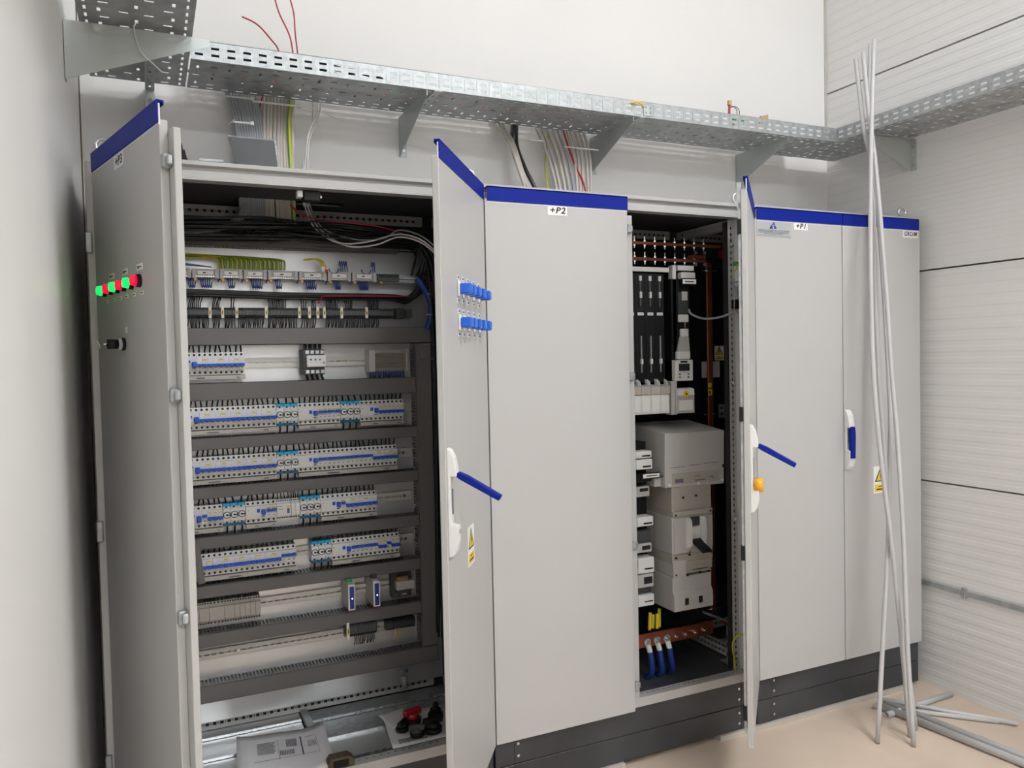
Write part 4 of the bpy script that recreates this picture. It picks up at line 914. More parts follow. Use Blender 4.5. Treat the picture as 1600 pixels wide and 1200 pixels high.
def print_block(o, at, rects, m='ink_grey'):
    mb = MB()
    for u0, u1, v0, v1 in rects: mb.add([at(u0, v0), at(u1, v0), at(u1, v1), at(u0, v1)], [(0, 1, 2, 3)])
    mb.build('print', m, o)
o, at = sheet('paper_sheet', [(.362, .325, .262), (.655, .305, .268), (.640, .02, .252), (.335, .02, .252)], 'paper', 'printed white data sheet with curled corners on the cabinet floor', curl=.018)
R = []
for i in range(9): R.append((.22, .22+.20*(1-.05*(i % 3)), .22+i*.028, .232+i*.028))
for i in range(10): R.append((.54+i*.012, .547+i*.012, .20, .36))
for i in range(9): R.append((.46+i*.018, .470+i*.018, .42, .52))
R += [(.445, .449, .18, .60), (.70, .715, .17, .58), (.88, .883, .2, .62), (.18, .88, .60, .606), (.76, .86, .2, .21)]
for i in range(6): R.append((.78+i*.016, .786+i*.016, .30, .44))
print_block(o, at, R)
o, at = sheet('paper_sheet', [(.875, .32, .248), (1.11, .30, .248), (1.10, .055, .249), (.84, .05, .249)], 'paper', 'white paper under the red and black handles', curl=.003)
print_block(o, at, [(.1, .5, .82+i*.03, .835+i*.03) for i in range(4)])
o, at = sheet('paper_sheet', [(.860, .315, .252), (.96, .335, .252), (.94, .20, .251), (.880, .19, .251)], 'paper', 'second white paper sticking out under the first one', curl=.002)
# rotary handles
def knob(x, y, z, rz, m, label, s=1.0, base='black_plastic'):
    t = empty('rotary_handle', (x, y, z), rz)
    MB().cyl((0, 0, 0), (0, 0, 1), .026*s, .012*s, 20).build('base', base, t, sm=True)
    MB().cyl((0, 0, .012*s), (0, 0, 1), .022*s, .016*s, 20, .018*s).build('collar', m, t, sm=True)
    MB().box(-.030*s, .030*s, -.009*s, .009*s, .020*s, .040*s, .004).build('grip', m, t)
    tag(t, label, 'handle')
knob(.957, .20, .256, .3, 'red_plastic', 'red rotary handle on the paper in the open cabinet', 1.2)
knob(.905, .155, .256, .8, 'black_plastic', 'small black rotary handle left of the red one', .9); knob(.94, .095, .256, -.4, 'dark_grey', 'dark grey rotary handle in front of the red one', .95)
knob(1.00, .100, .256, .2, 'black_plastic', 'large black rotary handle right of the dark grey one', 1.25); knob(1.045, .20, .256, 1.2, 'black_plastic', 'black rotary handle behind the large black one', 1.1)
# door lock block on the sill
t = empty('sill_lock', (.655, .035, .243)); m = MB().prism([(-.04, 0), (.045, 0), (.045, .022), (.028, .036), (-.03, .036), (-.04, .022)], 'y', -.02, .02); m.build('body', 'brass_brown', t)
MB().box(-.024, .026, -.024, -.018, .004, .028, .002).build('opening', 'black_plastic', t); tag(t, 'small dark brown lock block on the cabinet sill', 'lock')
# ------------------------------------------------------------------ inside the cabinet marked +P2
O2 = (-CAB2.location.x, -CAB2.location.y, -CAB2.location.z)
def C2(m, nm, mt, **k): return m.build(nm, mt, CAB2, loc=O2, **k)
C2(MB().box(1.25, 2.31, .42, .424, .26, 2.05), 'mounting_plate', 'barrier_black')  # black sheet standing for the shade deep in the interior
t = empty('barrier_sheet', (2.27, .372, .50)); MB().box(0, .62, 0, .003, 0, 1.46).build('sheet', 'barrier_black', t); tag(t, 'glossy black barrier sheet behind the upright copper bar', 'barrier')
sticker(t, 2.518-2.27, 1.572-.5, .052, .066)
# horizontal copper busbars with bolts
for z, xe, lab in ((2.031, 2.39, 'upper horizontal copper busbar with a row of bolts'), (1.966, 2.31, 'lower horizontal copper busbar with a row of bolts')):
    t = empty('copper_busbar', (1.25, .2, z)); MB().box(0, xe-1.25, -.005, .005, -.006, .006, .001).build('bar', 'copper', t); 
    for i in range(20):
        x = 1.341+i*.05-1.25
        if x > xe-1.25-.05: break
        MB().cyl((x+.008, 0, -.022), (0, 0, 1), .0026, .050, 8).cyl((x+.008, 0, .006), (0, 0, 1), .0062, .006, 6).cyl((x+.008, 0, -.013), (0, 0, 1), .0062, .006, 6).build('bolt', 'steel', t)
    tag(t, lab, 'busbar')
MB_ = MB().box(2.225, 2.300, .185, .215, 1.975, 1.988, .001).build('copper_link', 'copper'); tag(MB_, 'short copper link across the end of the lower busbar', 'busbar')
for x in (2.24, 2.285):
    for z in (1.997, 1.948): MB().cyl((x, .18, z), (0, -1, 0), .007, .006, 8).build('bolt', 'steel', MB_)
tag(MB().cyl((2.52, .35, 2.024), (0, -1, .1), .019, .012, 20).build('red_disc', 'red_plastic', sm=True), 'round red cap in the dark corner beside the busbars', 'cap')
# slim vertical fuse switches
for i in range(4):
    x = 1.888+i*.0472; t = empty('strip_fuse_switch', (x, .15, 1.329)); w = .0462
    MB().box(0, w, .03, .10, .13, .575).build('body', 'black_plastic', t)
    MB().box(0, w, 0, .09, 0, .078, .002).build('foot', 'white_plastic', t); MB().box(.003, w-.003, -.004, 0, .008, .070, .002).build('foot_cover', 'tag_white', t)
    MB().prism([(-.002, .080), (-.006, .112), (.012, .118), (.09, .118), (.09, .080)], 'x', .0005, w-.0005).build('latch_block', 'grey_plastic', t)
    MB().prism([(.006, .118), (.030, .118), (.030, .142), (.012, .132)], 'x', .002, .006).prism([(.006, .118), (.030, .118), (.030, .142), (.012, .132)], 'x', w-.006, w-.002).build('latch_horn', 'white_plastic', t)
    MB().box(w*.35, w*.65, -.0068, -.0055, .084, .089).build('marker', 'yellow_label', t)
    MB().box(.020, .027, .026, .03, .44, .56).build('guide', 'dark_grey', t)
    g = MB().box(.018, .030, .024, .03, .545, .565); g.box(.019, .029, .022, .03, .475, .50); g.build('guide', 'grey_plastic', t)
    MB().box(.021, .026, .024, .03, .17, .32).build('handle_bar', 'galvanized', t); MB().box(.019, .028, .020, .03, .205, .225).build('handle_grip', 'tag_white', t)
    MB().box(.010, .038, .027, .03, .404, .415).build('label', 'tag_white', t); MB().box(.014, .034, .0262, .027, .408, .411).build('label_print', 'ink_grey', t)
    tag(t, ['slim black strip fuse switch half hidden by the closed door marked +P2', 'slim black strip fuse switch between two others like it', 'slim black strip fuse switch between two others like it', 'slim black strip fuse switch beside the pale upright of the rail frame'][i], 'fuse switch', 'strip fuse switches')
t = empty('fuse_rail', (1.86, .18, 1.33)); MB().box(0, .245, 0, .012, .582, .601, .001).build('cross_rail', 'grey_plastic', t); MB().box(.262, .280, 0, .03, 0, .612, .001).build('upright', 'grey_plastic', t)
MB().box(.232, .262, -.02, .02, -.01, .13, .001).build('side_plate', 'grey_plastic', t); MB().box(.283, .365, -.01, .02, .59, .611, .001).build('cross_rail', 'grey_plastic', t); MB().box(.293, .365, -.02, .01, .555, .582, .003).build('end_block', 'grey_plastic', t)
tag(t, 'pale rail frame around the strip fuse switches', 'frame')
# wider fuse switch with a display
t = empty('fuse_switch_disconnector', (2.110, .15, 1.325))
MB().box(.002, .095, .03, .10, .03, .56).build('body', 'black_plastic', t)
MB().box(0, .093, 0, .08, 0, .100, .002).build('foot', 'grey_plastic', t); MB().box(.012, .082, -.003, 0, .012, .055, .002).build('foot_cover', 'tag_white', t)
MB().prism([(-.004, .075), (0, .100), (.02, .105), (.08, .105), (.08, .06)], 'x', .004, .090).build('lower_block', 'white_plastic', t)
MB().cyl((.047, -.001, .080), (0, -1, 0), .013, .004, 16).build('test_point', 'yellow_label', t, sm=True); MB().cyl((.047, -.005, .080), (0, -1, 0), .004, .002, 8).build('test_hole', 'ink_black', t)
MB().box(.002, .091, .004, .08, .135, .222, .003).build('display_block', 'white_plastic', t); MB().box(.018, .071, .001, .004, .176, .206).build('display', 'screen_dark', t)
MB().box(.026, .060, .002, .005, .210, .218).build('slot', 'ink_black', t)
m = MB()
for x in (.022, .066):
    for z in (.150, .163): m.box(x-.004, x+.004, .002, .005, z-.003, z+.003)
m.build('buttons', 'dark_grey', t)
MB().box(.006, .087, .03, .08, .100, .136).build('recess', 'dark_grey', t)
MB().box(.020, .084, .010, .08, .224, .258, .004).build('upper_latch', 'white_plastic', t)
MB().prism([(.03, .258), (.09, .258), (.082, .320), (.045, .320)], 'z', 0, .001).build('shield', 'grey_plastic', t) if False else None
MB().prism([(.026, .258), (.088, .258), (.082, .318), (.040, .318)], 'y', .02, .08).build('shield', 'grey_plastic', t)
MB().box(.044, .080, .015, .08, .318, .352, .003).build('upper_block', 'white_plastic', t)
MB().box(.068, .073, .028, .03, .352, .380).build('rod', 'zinc_bright', t)
MB().box(.036, .086, .022, .08, .380, .412, .003).build('contact_cover', 'white_plastic', t); MB().box(.038, .086, .026, .08, .414, .505, .002).build('contact_cover', 'dark_grey', t)
MB().box(.054, .084, .024, .03, .470, .508, .002).build('contact_cap', 'grey_plastic', t)
MB().box(.046, .118, .010, .03, .535, .562, .001).build('label_holder', 'black_plastic', t); MB().box(.048, .116, .008, .010, .539, .558).build('label', 'tag_white', t); MB().box(.058, .104, .0072, .008, .546, .551).build('label_print', 'ink_black', t)
tag(t, 'wide fuse switch with a small display, beside the strip fuse switches', 'fuse switch')
# upright copper bar
t = empty('copper_bar', (2.396, .30, .40)); MB().box(0, .028, 0, .010, 0, 1.575, .001).build('bar', 'copper', t); 
m = MB()
for z in (.02, 1.54): m.cyl((-.03, .0, z), (1, 0, 0), .004, .085, 8); m.cyl((-.006, -.004, z), (1, 0, 0), .009, .008, 6)
m.build('bolt', 'steel', t); MB().box(-.001, .018, -.002, 0, .985, 1.012).box(-.001, .018, -.002, 0, 1.02, 1.04).build('phase_tag', 'yellow_label', t); MB().box(.003, .010, -.003, -.002, .99, 1.005).build('phase_print', 'ink_black', t)
tag(t, 'upright copper bar with yellow tags in front of the black barrier', 'busbar')
tag(MB().box(2.40, 2.50, .348, .352, 1.462, 1.535, .0005).build('grey_plate', 'grey_plastic'), 'plain grey plate behind the upright copper bar', 'plate')
t = empty('slotted_bracket', (2.50, .36, 1.275)); MB().perf((0, 0, 0), (1, 0, 0), (0, 0, 1), .13, .062, hole_row(.13, v=.018)+hole_row(.13, v=.045)).build('strip', 'galvanized', t, solid=.002); tag(t, 'slotted galvanized bracket beside the upright copper bar', 'bracket')
tag(MB().cyl((2.405, .34, 1.295), (1, .1, 0), .004, .06, 8).build('threaded_rod', 'steel'), 'short threaded rod through the slotted bracket', 'rod')
# moulded case breaker with its tall terminal shroud
t = empty('moulded_case_breaker', (2.01, .10, .638))
# shroud: back edge a little higher than the front
sh = MB().add([(0, 0, .392), (.302, 0, .386), (.302, .25, .386), (0, .25, .392), (.004, 0, .612), (.306, 0, .610), (.306, .25, .640), (.004, .25, .642)],
              [(0, 1, 2, 3), (4, 7, 6, 5), (0, 4, 5, 1), (1, 5, 6, 2), (2, 6, 7, 3), (3, 7, 4, 0)])
sh.build('terminal_shroud', 'grey_plastic', t, bev=.003)
MB().box(-.03, .004, .03, .22, .395, .432, .002).build('shroud_foot', 'grey_plastic', t); MB().box(-.024, .006, .012, .05, .434, .444).build('shroud_strap', 'dark_grey', t)
ln = MB()
for a, b in ((.03, .10), (.12, .18), (.195, .27)): ln.box(a, b, -.001, .001, .470+.012*a/.3, .4715+.012*a/.3)
ln.build('score_lines', 'ink_black', t)
MB().box(.035, .275, -.0012, .0008, .402, .448).build('print_panel', 'terminal_beige', t)
pl = MB().box(.05, .09, -.002, -.001, .408, .424); pl.box(.15, .175, -.002, -.001, .428, .431); pl.box(.15, .20, -.002, -.001, .410, .414); pl.box(.225, .245, -.002, -.001, .420, .424); pl.box(.235, .255, -.002, -.001, .414, .4165)
pl.build('panel_print', 'ink_grey', t)
for x, z in ((.02, .402), (.165, .398), (.29, .402)): MB().cyl((x, 0, z), (0, -1, 0), .006, .005, 10).build('sealing_screw', 'tag_white', t, sm=True)
MB().box(.292, .306, -.004, .004, .455, .468).build('clip', 'ink_black', t)
MB().box(.036, .236, .004, .21, .288, .392, .003).build('upper_case', 'terminal_beige', t)
MB().box(.036, .238, -.002, .21, .268, .290, .002).build('case_collar', 'terminal_beige', t)
MB().box(.034, .240, .002, .21, .112, .268, .004).build('case', 'grey_plastic', t)
MB().box(.044, .118, -.004, .002, .116, .262, .002).build('face_plate', 'grey_plastic', t); MB().box(.172, .236, -.004, .002, .130, .262, .002).build('face_plate', 'grey_plastic', t)
for x in (.098, .170): MB().prism([(0, .262), (-.016, .25), (-.022, .20), (-.016, .145), (0, .130)], 'x', x, x+.022).build('side_fin', 'white_plastic', t)
MB().box(.122, .168, -.004, .004, .226, .262).build('label_recess', 'dark_grey', t); MB().box(.122, .168, -.008, .002, .170, .222, .002).build('slide', 'white_plastic', t)
MB().prism([(-.006, .172), (-.006, .158), (-.075, .126), (-.078, .138), (-.03, .158)], 'x', .124, .170).build('operating_lever', 'black_plastic', t, bev=.002)
MB().box(.034, .240, .004, .21, .076, .112, .002).build('lower_collar', 'terminal_beige', t); MB().box(.036, .100, -.002, .21, .020, .090, .002).build('trip_cover', 'grey_plastic', t); MB().box(.100, .236, .002, .21, .028, .080, .002).build('trip_unit', 'terminal_beige', t)
MB().box(.135, .21, -.001, .002, .040, .0425).build('trip_mark', 'ink_black', t)
MB().prism([(.0, .020), (.0, -.035), (-.012, -.055), (-.012, -.118), (.20, -.118), (.20, .020)], 'x', .030, .226).build('lower_shroud', 'grey_plastic', t, bev=.002)
for x in (.082, .152): MB().box(x, x+.018, -.014, -.010, -.095, -.068).build('shroud_window', 'ink_black', t)
sc = MB()
for x, z in ((.05, .276), (.225, .278), (.05, .100), (.118, .118), (.118, .106), (.185, .118), (.228, .105), (.048, .030), (.105, .022), (.17, .028), (.228, .036), (.09, .345), (.155, .348)): sc.cyl((x, .004, z), (0, -1, 0), .0045, .007, 8)
sc.build('screws', 'ink_black', t, kind='stuff')
tag(t, 'large grey moulded case breaker with a black lever and a tall terminal shroud', 'breaker')
# column of fuse switches low on the left, mostly hidden by the closed door
t = empty('fuse_switch_disconnector', (1.885, .12, .556))
MB().box(.0, .082, .05, .11, .0, .66).build('body', 'black_plastic', t)
for z, h, mt, y in ((.60, .028, 'white_plastic', 0), (.555, .040, 'white_plastic', -.004), (.505, .03, 'black_plastic', .0), (.440, .042, 'grey_plastic', .02), (.325, .038, 'white_plastic', -.004), (.255, .05, 'dark_grey', .01), (.215, .038, 'grey_plastic', .01), (.135, .062, 'white_plastic', -.006), (.075, .055, 'grey_plastic', .0), (.04, .034, 'dark_grey', .02), (.0, .045, 'white_plastic', -.002)):
    MB().box(0, .078, y, .06, z, z+h, .003).build('block', mt, t)
for z0, z1, y in ((.606, .612, -.001), (.563, .570, -.005), (.462, .475, .019), (.333, .340, -.005), (.226, .243, .009), (.150, .156, -.007), (.090, .118, -.001), (.016, .021, -.003)):
    MB().box(.030, .070, y, y+.004, z0, z1).build('vent', 'ink_black', t)
MB().box(.02, .112, -.006, -.002, .535-.02, .56-.02).build('label_holder', 'black_plastic', t) ; MB().box(.03, .108, -.008, -.006, .520, .536).build('label', 'tag_white', t); MB().box(.045, .095, -.009, -.008, .526, .530).build('label_print', 'ink_black', t)
tag(t, 'stack of pale fuse switch blocks half hidden behind the closed door marked +P2', 'fuse switch')
# earth bar with lugs, blue cables
t = empty('earth_busbar', (1.60, .2, .382)); MB().box(0, .72, -.005, .005, -.028, .028, .001).build('bar', 'copper', t)
for x in (1.72, 1.77, 1.82, 1.87, 1.922, 1.975, 2.021, 2.071, 2.118, 2.168, 2.219, 2.270): MB().cyl((x-1.60, -.005, -.004), (0, -1, 0), .0085, .008, 6).cyl((x-1.60, -.013, -.004), (0, -1, 0), .004, .008, 8).build('bolt', 'steel', t)
tag(t, 'horizontal copper earth bar with bolts near the cabinet floor', 'busbar')
for i, x in enumerate((1.975, 2.023, 2.073)):
    t = empty('blue_cable', (x, .18, .38))
    m = MB().cyl((0, .013, -.004), (0, -1, 0), .0165, .004, 20); m.build('lug', 'zinc_bright', t, sm=True)
    MB().tube([(.001, .008, -.016), (.003, .004, -.030), (.005, .0, -.045)], .0115, 12, 3).build('lug_barrel', 'tag_white', t, sm=True)
    MB().tube([(.005, 0, -.042), (.008, -.004, -.08), (.010+i*.004, -.002, -.13), (.006+i*.01, .03, -.160)], .0125, 12, 4).build('sheath', 'blue_wire', t, sm=True)
    tag(t, 'thick blue cable bolted to the copper earth bar by a lug', 'cable', 'blue cables on the earth bar')
for i, (x, z, dx, ln) in enumerate(((2.002, .415, .012, .07), (2.018, .42, .012, .055), (2.040, .415, .010, .06), (2.052, .42, .008, .075))):
    tag(MB().tube([(x, .215, z), (x+dx*.5, .22, z+ln*.5), (x+dx, .225, z+ln)], .0075, 10, 3).build('earth_cable_end', 'yellow_green' if i % 2 else 'yellow_label', sm=True), 'stub of yellow-green earth cable standing behind the copper earth bar', 'cable', 'earth cable stubs')
# loop of earth wire to the open door
tag(MB().tube([(2.316, .05, .245), (2.306, .045, .30), (2.295, .04, .36), (2.310, .03, .398), (2.34, .01, .398), (2.352, -.012, .374), (2.345, -.025, .345)], .0042, 8, 5).build('earth_strap', 'yellow_green', sm=True), 'yellow-green earth wire looping from the sill to the open door', 'wire')
# support rails on the right and standoffs
t = empty('support_rail', (2.25, .15, .41)); MB().prism([(0, .05), (.11, .0), (.11, .010), (0, .06)], 'y', 0, .03).build('rail', 'galvanized', t); MB().box(.09, .125, -.01, .03, -.006, 0).build('foot', 'copper', t); MB().cyl((.108, .0, .004), (0, 0, -1), .003, .19, 8).build('rod', 'zinc_bright', t); MB().box(.085, .12, -.005, .03, -.085, -.079).build('plate', 'galvanized', t)
MB().box(.09, .125, 0, .03, -.175, -.168, .001).build('shoe', 'galvanized', t); tag(t, 'galvanized support rail on a threaded rod in the right lower corner', 'support')
# right post: fuse terminals, clear box, cables
t = empty('post_module', (2.348, .034, 1.866)); MB().box(0, .030, -.004, .03, 0, .085, .002).build('body', 'white_plastic', t); MB().box(-.012, .026, -.006, .02, -.02, -.006, .001).build('clip', 'white_plastic', t); MB().box(.008, .028, -.008, -.004, .076, .088).build('release', 'red_plastic', t); MB().box(.006, .028, -.008, -.004, -.032, -.02).build('release', 'red_plastic', t); MB().box(-.022, .002, -.004, .012, .064, .080, .003).build('plug', 'green_plastic', t)
tag(t, 'white module with red catches clipped to the slotted post', 'module')
tag(MB().tube([(2.336, .03, 1.936), (2.322, .02, 1.915), (2.308, .02, 1.895), (2.306, .02, 1.87)], .002, 6, 4).build('earth_wire', 'yellow_green', sm=True), 'short yellow-green wire leaving the green plug', 'wire')
tag(MB().tube([(2.306, .02, 1.875), (2.308, .02, 1.845), (2.325, .02, 1.815), (2.345, .03, 1.795)], .0055, 8, 4).build('grey_cable', 'grey_cable', sm=True), 'grey cable from the green plug to the clear box', 'cable')
tag(MB().tube([(2.325, .03, 1.745), (2.28, .06, 1.722), (2.22, .10, 1.715), (2.17, .12, 1.735), (2.165, .13, 1.755)], .0045, 8, 5).build('grey_cable', 'grey_cable', sm=True), 'grey cable sagging from the clear box to the fuse switch', 'cable')
t = empty('door_contact', (2.308, .02, 1.747)); fr = MB().tube([(0, 0, 0), (0, 0, .05), (.058, 0, .05), (.058, 0, 0), (0, 0, 0)], .0016, 6, 1); fr.build('frame', 'zinc_bright', t); MB().box(.006, .05, .002, .03, .006, .044, .006).build('switch', 'black_plastic', t); MB().prism([(.006, 0), (.05, 0), (.042, -.024), (.03, -.028)], 'y', .004, .026).build('cable_fan', 'beige_cable', t)
tag(t, 'black door contact in a bright square wire frame on the slotted post', 'switch')
for dx in (0, .009): tag(MB().tube([(2.347+dx, .03, 1.73), (2.352+dx, .028, 1.68), (2.362+dx, .026, 1.61), (2.37+dx, .026, 1.56)], .0018, 6, 4).build('thin_wire', 'black_wire', sm=True), 'thin black wire running down the slotted post', 'wire', 'thin black wires on the slotted post')
for i, z in enumerate((2.015, 1.445, .88, .30)):
    tag(MB().cyl((2.332, .062, z), (0, -1, 0), .009, .012, 12, .006).build('post_bolt', 'zinc_bright', sm=True), 'bright bolt head on the slotted post', 'bolt', 'bolts on the slotted post')
t = empty('cable_tool', (2.366, .02, 1.08)); MB().cyl((0, 0, 0), (0, 0, -1), .010, .045, 12, .008).build('grip', 'black_plastic', t, sm=True); MB().tube([(-.003, 0, 0), (.004, 0, .06)], .0014, 6, 1).tube([(.003, 0, 0), (.010, 0, .065)], .0014, 6, 1).build('wire', 'zinc_bright', t); tag(t, 'black gripped key hanging on a wire by the slotted post', 'key')
# ------------------------------------------------------------------ cables dropping from the tray
CM = {'grey': 'grey_cable', 'beige': 'beige_cable', 'yg': 'yellow_green', 'red': 'red_wire', 'black': 'black_wire'}
CL3 = {'grey': ('cool grey cable dropping from the tray into the open cabinet roof', 'cool grey cables into the cabinet marked +P3'), 'beige': ('beige cable dropping from the tray into the open cabinet roof beside the yellow-green one', 'beige cables into the cabinet marked +P3'), 'yg': ('yellow-green earth cable dropping into the roof of the cabinet marked +P3', None)}
CL2 = {'grey': ('cool grey cable among the beige ones above the door marked +P2', None), 'beige': ('beige cable dropping from the tray behind the door marked +P2', 'beige cables into the cabinet marked +P2'), 'yg': ('thin yellow-green wire hanging behind the door marked +P2', None), 'red': ('red wire crossing the beige cables above the door marked +P2', None), 'black': ('thick black cable dropping from the tray behind the door marked +P2', 'black cables into the cabinet marked +P2')}
for lst, CL, sy in ((CAB3_CABLES, CL3, .372), (CAB2_CABLES, CL2, .38)):
    for k, p in lst:
        r = {'grey': .0056, 'beige': .0064, 'yg': .006, 'red': .004, 'black': .0085}[k]
        if CL is CL2 and k == 'yg': r = .0035
        x, y, z = p[-1]
        f = p[0]
        if f[1] > .6: pass
        path = [(f[0], f[1]+.002, TZ+.075)]+list(p[:-1])+[(x, sy, 2.235), (x+.002, sy, 2.15), (x+.004, sy, 2.06 if CL is CL3 else 2.10)]
        path = [(a, min(b, YB-.012), c) for a, b, c in path]
        o = MB().tube(path, r, 10, 5).build('cable', CM[k], sm=True); l, g = CL[k]; tag(o, l, 'cable', g)
        if k == 'yg' and CL is CL3: MB().tube([(a-.0042, b-.0042, c) for a, b, c in path], .0026, 6, 5).build('stripe', 'green_wire', o, sm=True)
for p in THIN3:
    x, y, z = p[-1]
    tag(MB().tube([(p[0][0], .567, TZ+.07)]+p[:-1]+[(x, .375, 2.23), (x, .372, 2.13)], .0026, 6, 5).build('thin_cable', 'white_wire', sm=True), 'thin pale wire hanging beside the yellow-green earth cable', 'wire', 'thin pale wires by the open cabinet')
tag(MB().tube(RED3, .003, 6, 4).build('red_wire', 'red_wire', sm=True), 'dark red wire slanting between the grey and the beige cables', 'wire')
for i, p in enumerate(REDUP):
    tag(MB().tube([(p[0][0]+.01, p[0][1], TZ+.02)]+p, .0028, 6, 5).build('red_wire', 'red_wire', sm=True), ['red wire end curling to one side above the long tray', 'red wire rising from the long tray, the middle of three', 'straighter red wire rising from the long tray'][i], 'wire')
# cables lying in the trays
for i, (y, z, m, r) in enumerate(((.30, .010, 'beige_cable', .008), (.33, .010, 'grey_cable', .008), (.36, .011, 'beige_cable', .009), (.40, .010, 'red_wire', .006), (.43, .011, 'black_wire', .009), (.47, .010, 'beige_cable', .008), (.27, .008, 'red_wire', .004))):
    pts = [(.32, y, TZ+z)]+[(.32+k*.3, y+rnd.uniform(-.012, .012), TZ+z+rnd.uniform(0, .006)) for k in range(1, 9 if i != 3 else 6)]
    tag(MB().tube(pts, r, 8, 4).build('tray_cable', m, sm=True), {'beige_cable': 'beige cable lying in the long tray', 'grey_cable': 'grey cable lying in the long tray', 'red_wire': 'red cable lying in the long tray', 'black_wire': 'black cable lying in the long tray'}[m], 'cable', {'beige_cable': 'beige cables in the long tray', 'red_wire': 'red cables in the long tray'}.get(m))
for i in range(8):
    y = .262+.022*(i % 4); z = .026 if i < 4 else .044
    xe = .72+.12*(i % 3)
    tag(MB().tube([(.30, y, TZ+z), (.5, y+rnd.uniform(-.004, .004), TZ+z), (xe-.1, y, TZ+z), (xe, y+.05, TZ+z-.012)], .0095, 8, 4).build('tray_cable', 'black_wire', sm=True), 'short black cable stacked behind the side of the long tray', 'cable', 'black cables stacked in the long tray')
# cable ties
for x, y, z, w, lab, tail in ((.445, .515, 2.53, .125, 'white cable tie high around the cool grey cables', None), (.458, .44, 2.42, .075, 'white cable tie low around the cool grey cables', (-.05, -.03, -.015)), (.588, .508, 2.52, .17, 'white cable tie with a long tail around the beige cables', (.26, .02, -.03))):
    m = MB().box(x-w/2, x+w/2, y-.032, y-.030, z-.003, z+.003); m.box(x+w/2-.012, x+w/2, y-.036, y-.030, z-.006, z+.006)
    if tail: m.tube([(x+(w/2 if tail[0] > 0 else -w/2), y-.031, z), (x+tail[0]*.6, y-.02+tail[1], z+.002), (x+tail[0], y+tail[1], z+tail[2])], .0018, 5, 4)
    tag(m.build('cable_tie', 'white_wire'), lab, 'cable tie')
for x, y, z, w, lab in ((1.63, .46, 2.475, .06, 'white cable tie around the black cables'), (1.86, .49, 2.47, .17, 'white cable tie around the cables behind the door marked +P2')):
    tag(MB().box(x-w/2, x+w/2, y-.030, y-.028, z-.0025, z+.0025).build('cable_tie', 'white_wire'), lab, 'cable tie')
# loose white wire hung over the left bracket
tag(MB().tube([(.150, .03, 2.572), (.138, .018, 2.573), (.122, .015, 2.55), (.126, .012, 2.518), (.136, .012, 2.481), (.165, .02, 2.455), (.193, .04, 2.437)], .0022, 6, 2).build('loose_wire', 'white_wire', sm=True), 'stiff white wire hooked over the large bracket on the left wall', 'wire')
# things in and on the tray near the corner
t = empty('terminal_plug', (2.69, .42, TZ+.065)); MB().box(-.03, .03, -.01, .02, .0, .035, .002).build('housing', 'grey_plastic', t); MB().box(-.038, .028, -.012, .012, .034, .052, .002).build('plug', 'green_plastic', t)
for i, dx in enumerate((-.012, .002)): MB().tube([(dx, 0, .05), (dx+.004, .0, .085), (dx-.012, .005, .105), (-.04, .01, .10)], .0018, 6, 4).build('wire', 'brass_brown', t, sm=True)
tag(t, 'grey terminal with a green plug sitting in the long tray', 'terminal')
t = empty('red_wire_bundle', (2.633, .42, TZ+.02)); 
for dx in (-.004, .004, .010): MB().tube([(dx, 0, 0), (dx*.6, 0, .09), (dx*.3+.004, 0, .155)], .0034, 6, 3).build('wire', 'red_wire', t, sm=True)
MB().cyl((.004, 0, .150), (0, 0, 1), .010, .022, 10).build('sleeve', 'coil_gold', t); tag(t, 'bundle of red wires with a brown sleeve standing up from the long tray', 'wires')
tag(MB().prism([(2.79, 2.65), (2.845, 2.65), (2.845, 2.702), (2.80, 2.690)], 'y', .39, .40).build('wood_offcut', 'wood_board'), 'small wooden offcut poking out of the long tray near the corner', 'wood')
tag(MB().tube([(1.965, .232, 2.606), (1.98, .228, 2.614), (2.005, .228, 2.612), (2.03, .232, 2.602)], .0035, 8, 4).build('yellow_wire', 'yellow_label', sm=True), 'short yellow wire threaded through the side of the long tray', 'wire')
tag(MB().tube([(.28, .33, TZ+.075), (.32, .35, TZ+.088), (.40, .37, TZ+.070), (.48, .38, TZ+.04)], .007, 8, 4).build('loose_cable', 'beige_cable', sm=True), 'beige cable end lying over the joint of two trays', 'cable')
# ------------------------------------------------------------------ on top of the open cabinet
t = empty('gland_plate', (.455, .05, ZT)); 
g = MB().add([(-.055, -.012, .002), (.062, -.012, .002), (.062, .045, .105), (-.078, .045, .105)], [(0, 1, 2, 3)]); g.build('plate', 'plate_dark', t, solid=.002)
MB().add([(-.078, .045, .105), (.062, .045, .105), (.062, .055, .112), (-.078, .055, .112)], [(0, 1, 2, 3)]).build('lip', 'galvanized', t, solid=.002); MB().add([(.062, -.012, .002), (.068, -.008, .002), (.068, .05, .11), (.062, .045, .105)], [(0, 1, 2, 3)]).build('lip', 'zinc_bright', t, solid=.002)
tag(t, 'bent grey gland plate leaning against the cables on the cabinet roof', 'plate')
t = empty('bent_plate', (.327, .055, ZT)); MB().add([(-.022, -.01, .002), (.040, -.01, .002), (.036, .05, .026), (-.035, .05, .026)], [(0, 1, 2, 3)]).build('plate', 'plate_dark', t, solid=.002); MB().add([(-.035, .05, .026), (.036, .05, .026), (.036, .052, .034), (-.035, .052, .034)], [(0, 1, 2, 3)]).build('lip', 'galvanized', t, solid=.002); tag(t, 'small bent metal plate lying on the cabinet roof', 'plate')
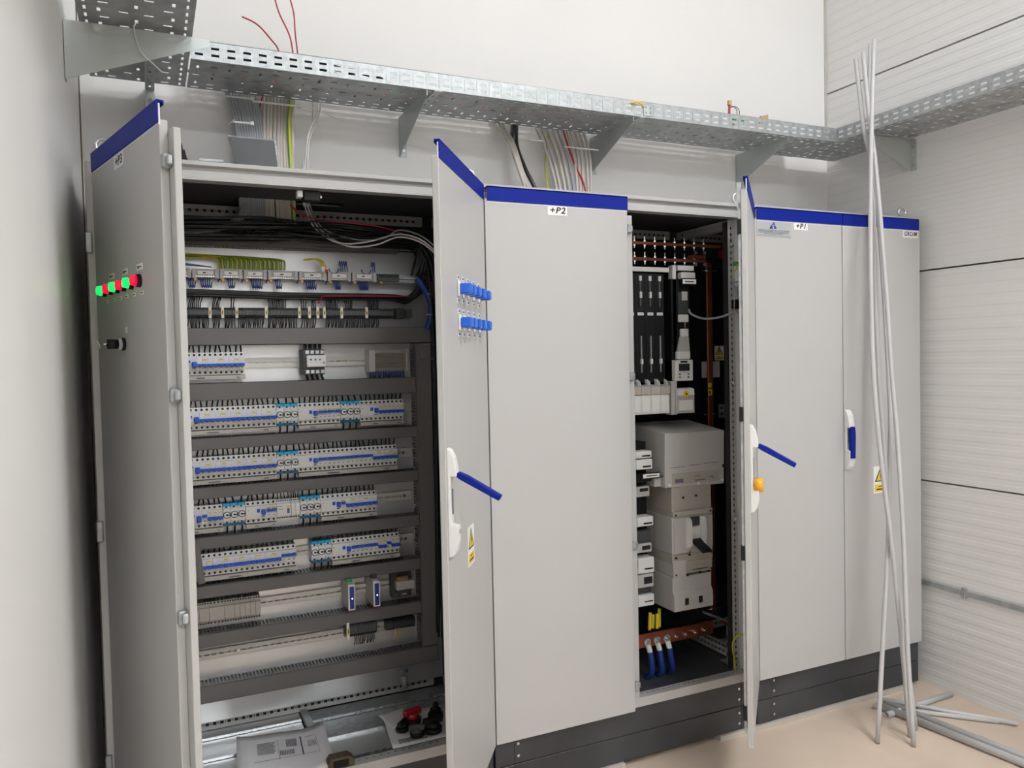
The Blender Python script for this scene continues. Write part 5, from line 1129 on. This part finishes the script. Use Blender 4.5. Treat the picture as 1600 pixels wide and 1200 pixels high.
t = empty('black_bracket', (.235, .04, ZT)); MB().prism([(-.04, 0), (.028, 0), (.018, .010), (.012, .036), (-.03, .036), (-.034, .01)], 'y', -.015, .03).build('body', 'black_plastic', t); MB().tube([(-.02, .0, .034), (-.025, .0, .06), (0, .0, .062), (.006, .0, .034)], .003, 6, 3).build('loop', 'black_plastic', t, sm=True); tag(t, 'black plastic bracket on the cabinet roof behind the door marked +P3', 'bracket')
# ------------------------------------------------------------------ plastic conduits
pl = {'P': 'pale plastic conduit leaning on the tray, the one whose top reaches highest', 'Q': 'pale plastic conduit leaning at the back of the others, with printed text', 'R': 'pale plastic conduit leaning on the tray, its foot apart from the others', 'S': 'pale plastic conduit leaning on the tray, its foot nearest the middle of the floor'}
for k, p in PIPES.items():
    q = [Vector(v) for v in p]; d = (q[1]-q[0]).normalized(); q[0] = q[0]+Vector((0, 0, .004))
    tag(MB().tube(q, .0094, 14, 3).build('conduit', 'pvc_pipe', sm=True), pl[k], 'pipe')
def floor_pipe(a, b, r, label, za=None, zb=None, grp=None):
    a = Vector((*a, FZ+r+.0005 if za is None else za)); b = Vector((*b, FZ+r+.0005 if zb is None else zb)); d = (b-a)
    t = empty('conduit', a); 
    L = d.length; n = d.normalized()
    m = MB(); N = 16
    # hollow pipe
    h = n.cross(Vector((0, 0, 1))).normalized(); v = h.cross(n)
    vs = []
    for pt, rr in ((Vector((0, 0, 0)), r), (d, r), (d, r*.82), (Vector((0, 0, 0)), r*.82)):
        vs += [pt+rr*(math.cos(2*math.pi*i/N)*h+math.sin(2*math.pi*i/N)*v) for i in range(N)]
    m.add(vs, [(k*N+i, k*N+(i+1) % N, ((k+1) % 4)*N+(i+1) % N, ((k+1) % 4)*N+i) for k in range(4) for i in range(N)])
    m.build('tube', 'pvc_pipe', t, sm=True); 
    tag(t, label, 'pipe', grp)
floor_pipe((2.965, -.150), (3.400, -.135), .0125, 'short conduit offcut lying on the floor parallel to the cabinets', zb=FZ+.0130)
floor_pipe((3.040, -.055), (3.375, -.455), .0095, 'conduit lying on the floor across the short offcut, pointing to the ribbed wall', za=FZ+.030, zb=FZ+.014)
floor_pipe((3.010, -.075), (3.17, -1.55), .016, 'thick conduit lying on the floor, running away from the cabinets', za=FZ+.0165, zb=FZ+.0165)
floor_pipe((3.055, -.065), (3.215, -1.55), .016, 'second thick conduit lying on the floor beside the first', za=FZ+.0165, zb=FZ+.0165)
floor_pipe((2.99, -.06), (3.33, -.40), .010, 'thin conduit lying on the floor under the others', za=FZ+.0105, zb=FZ+.0105)
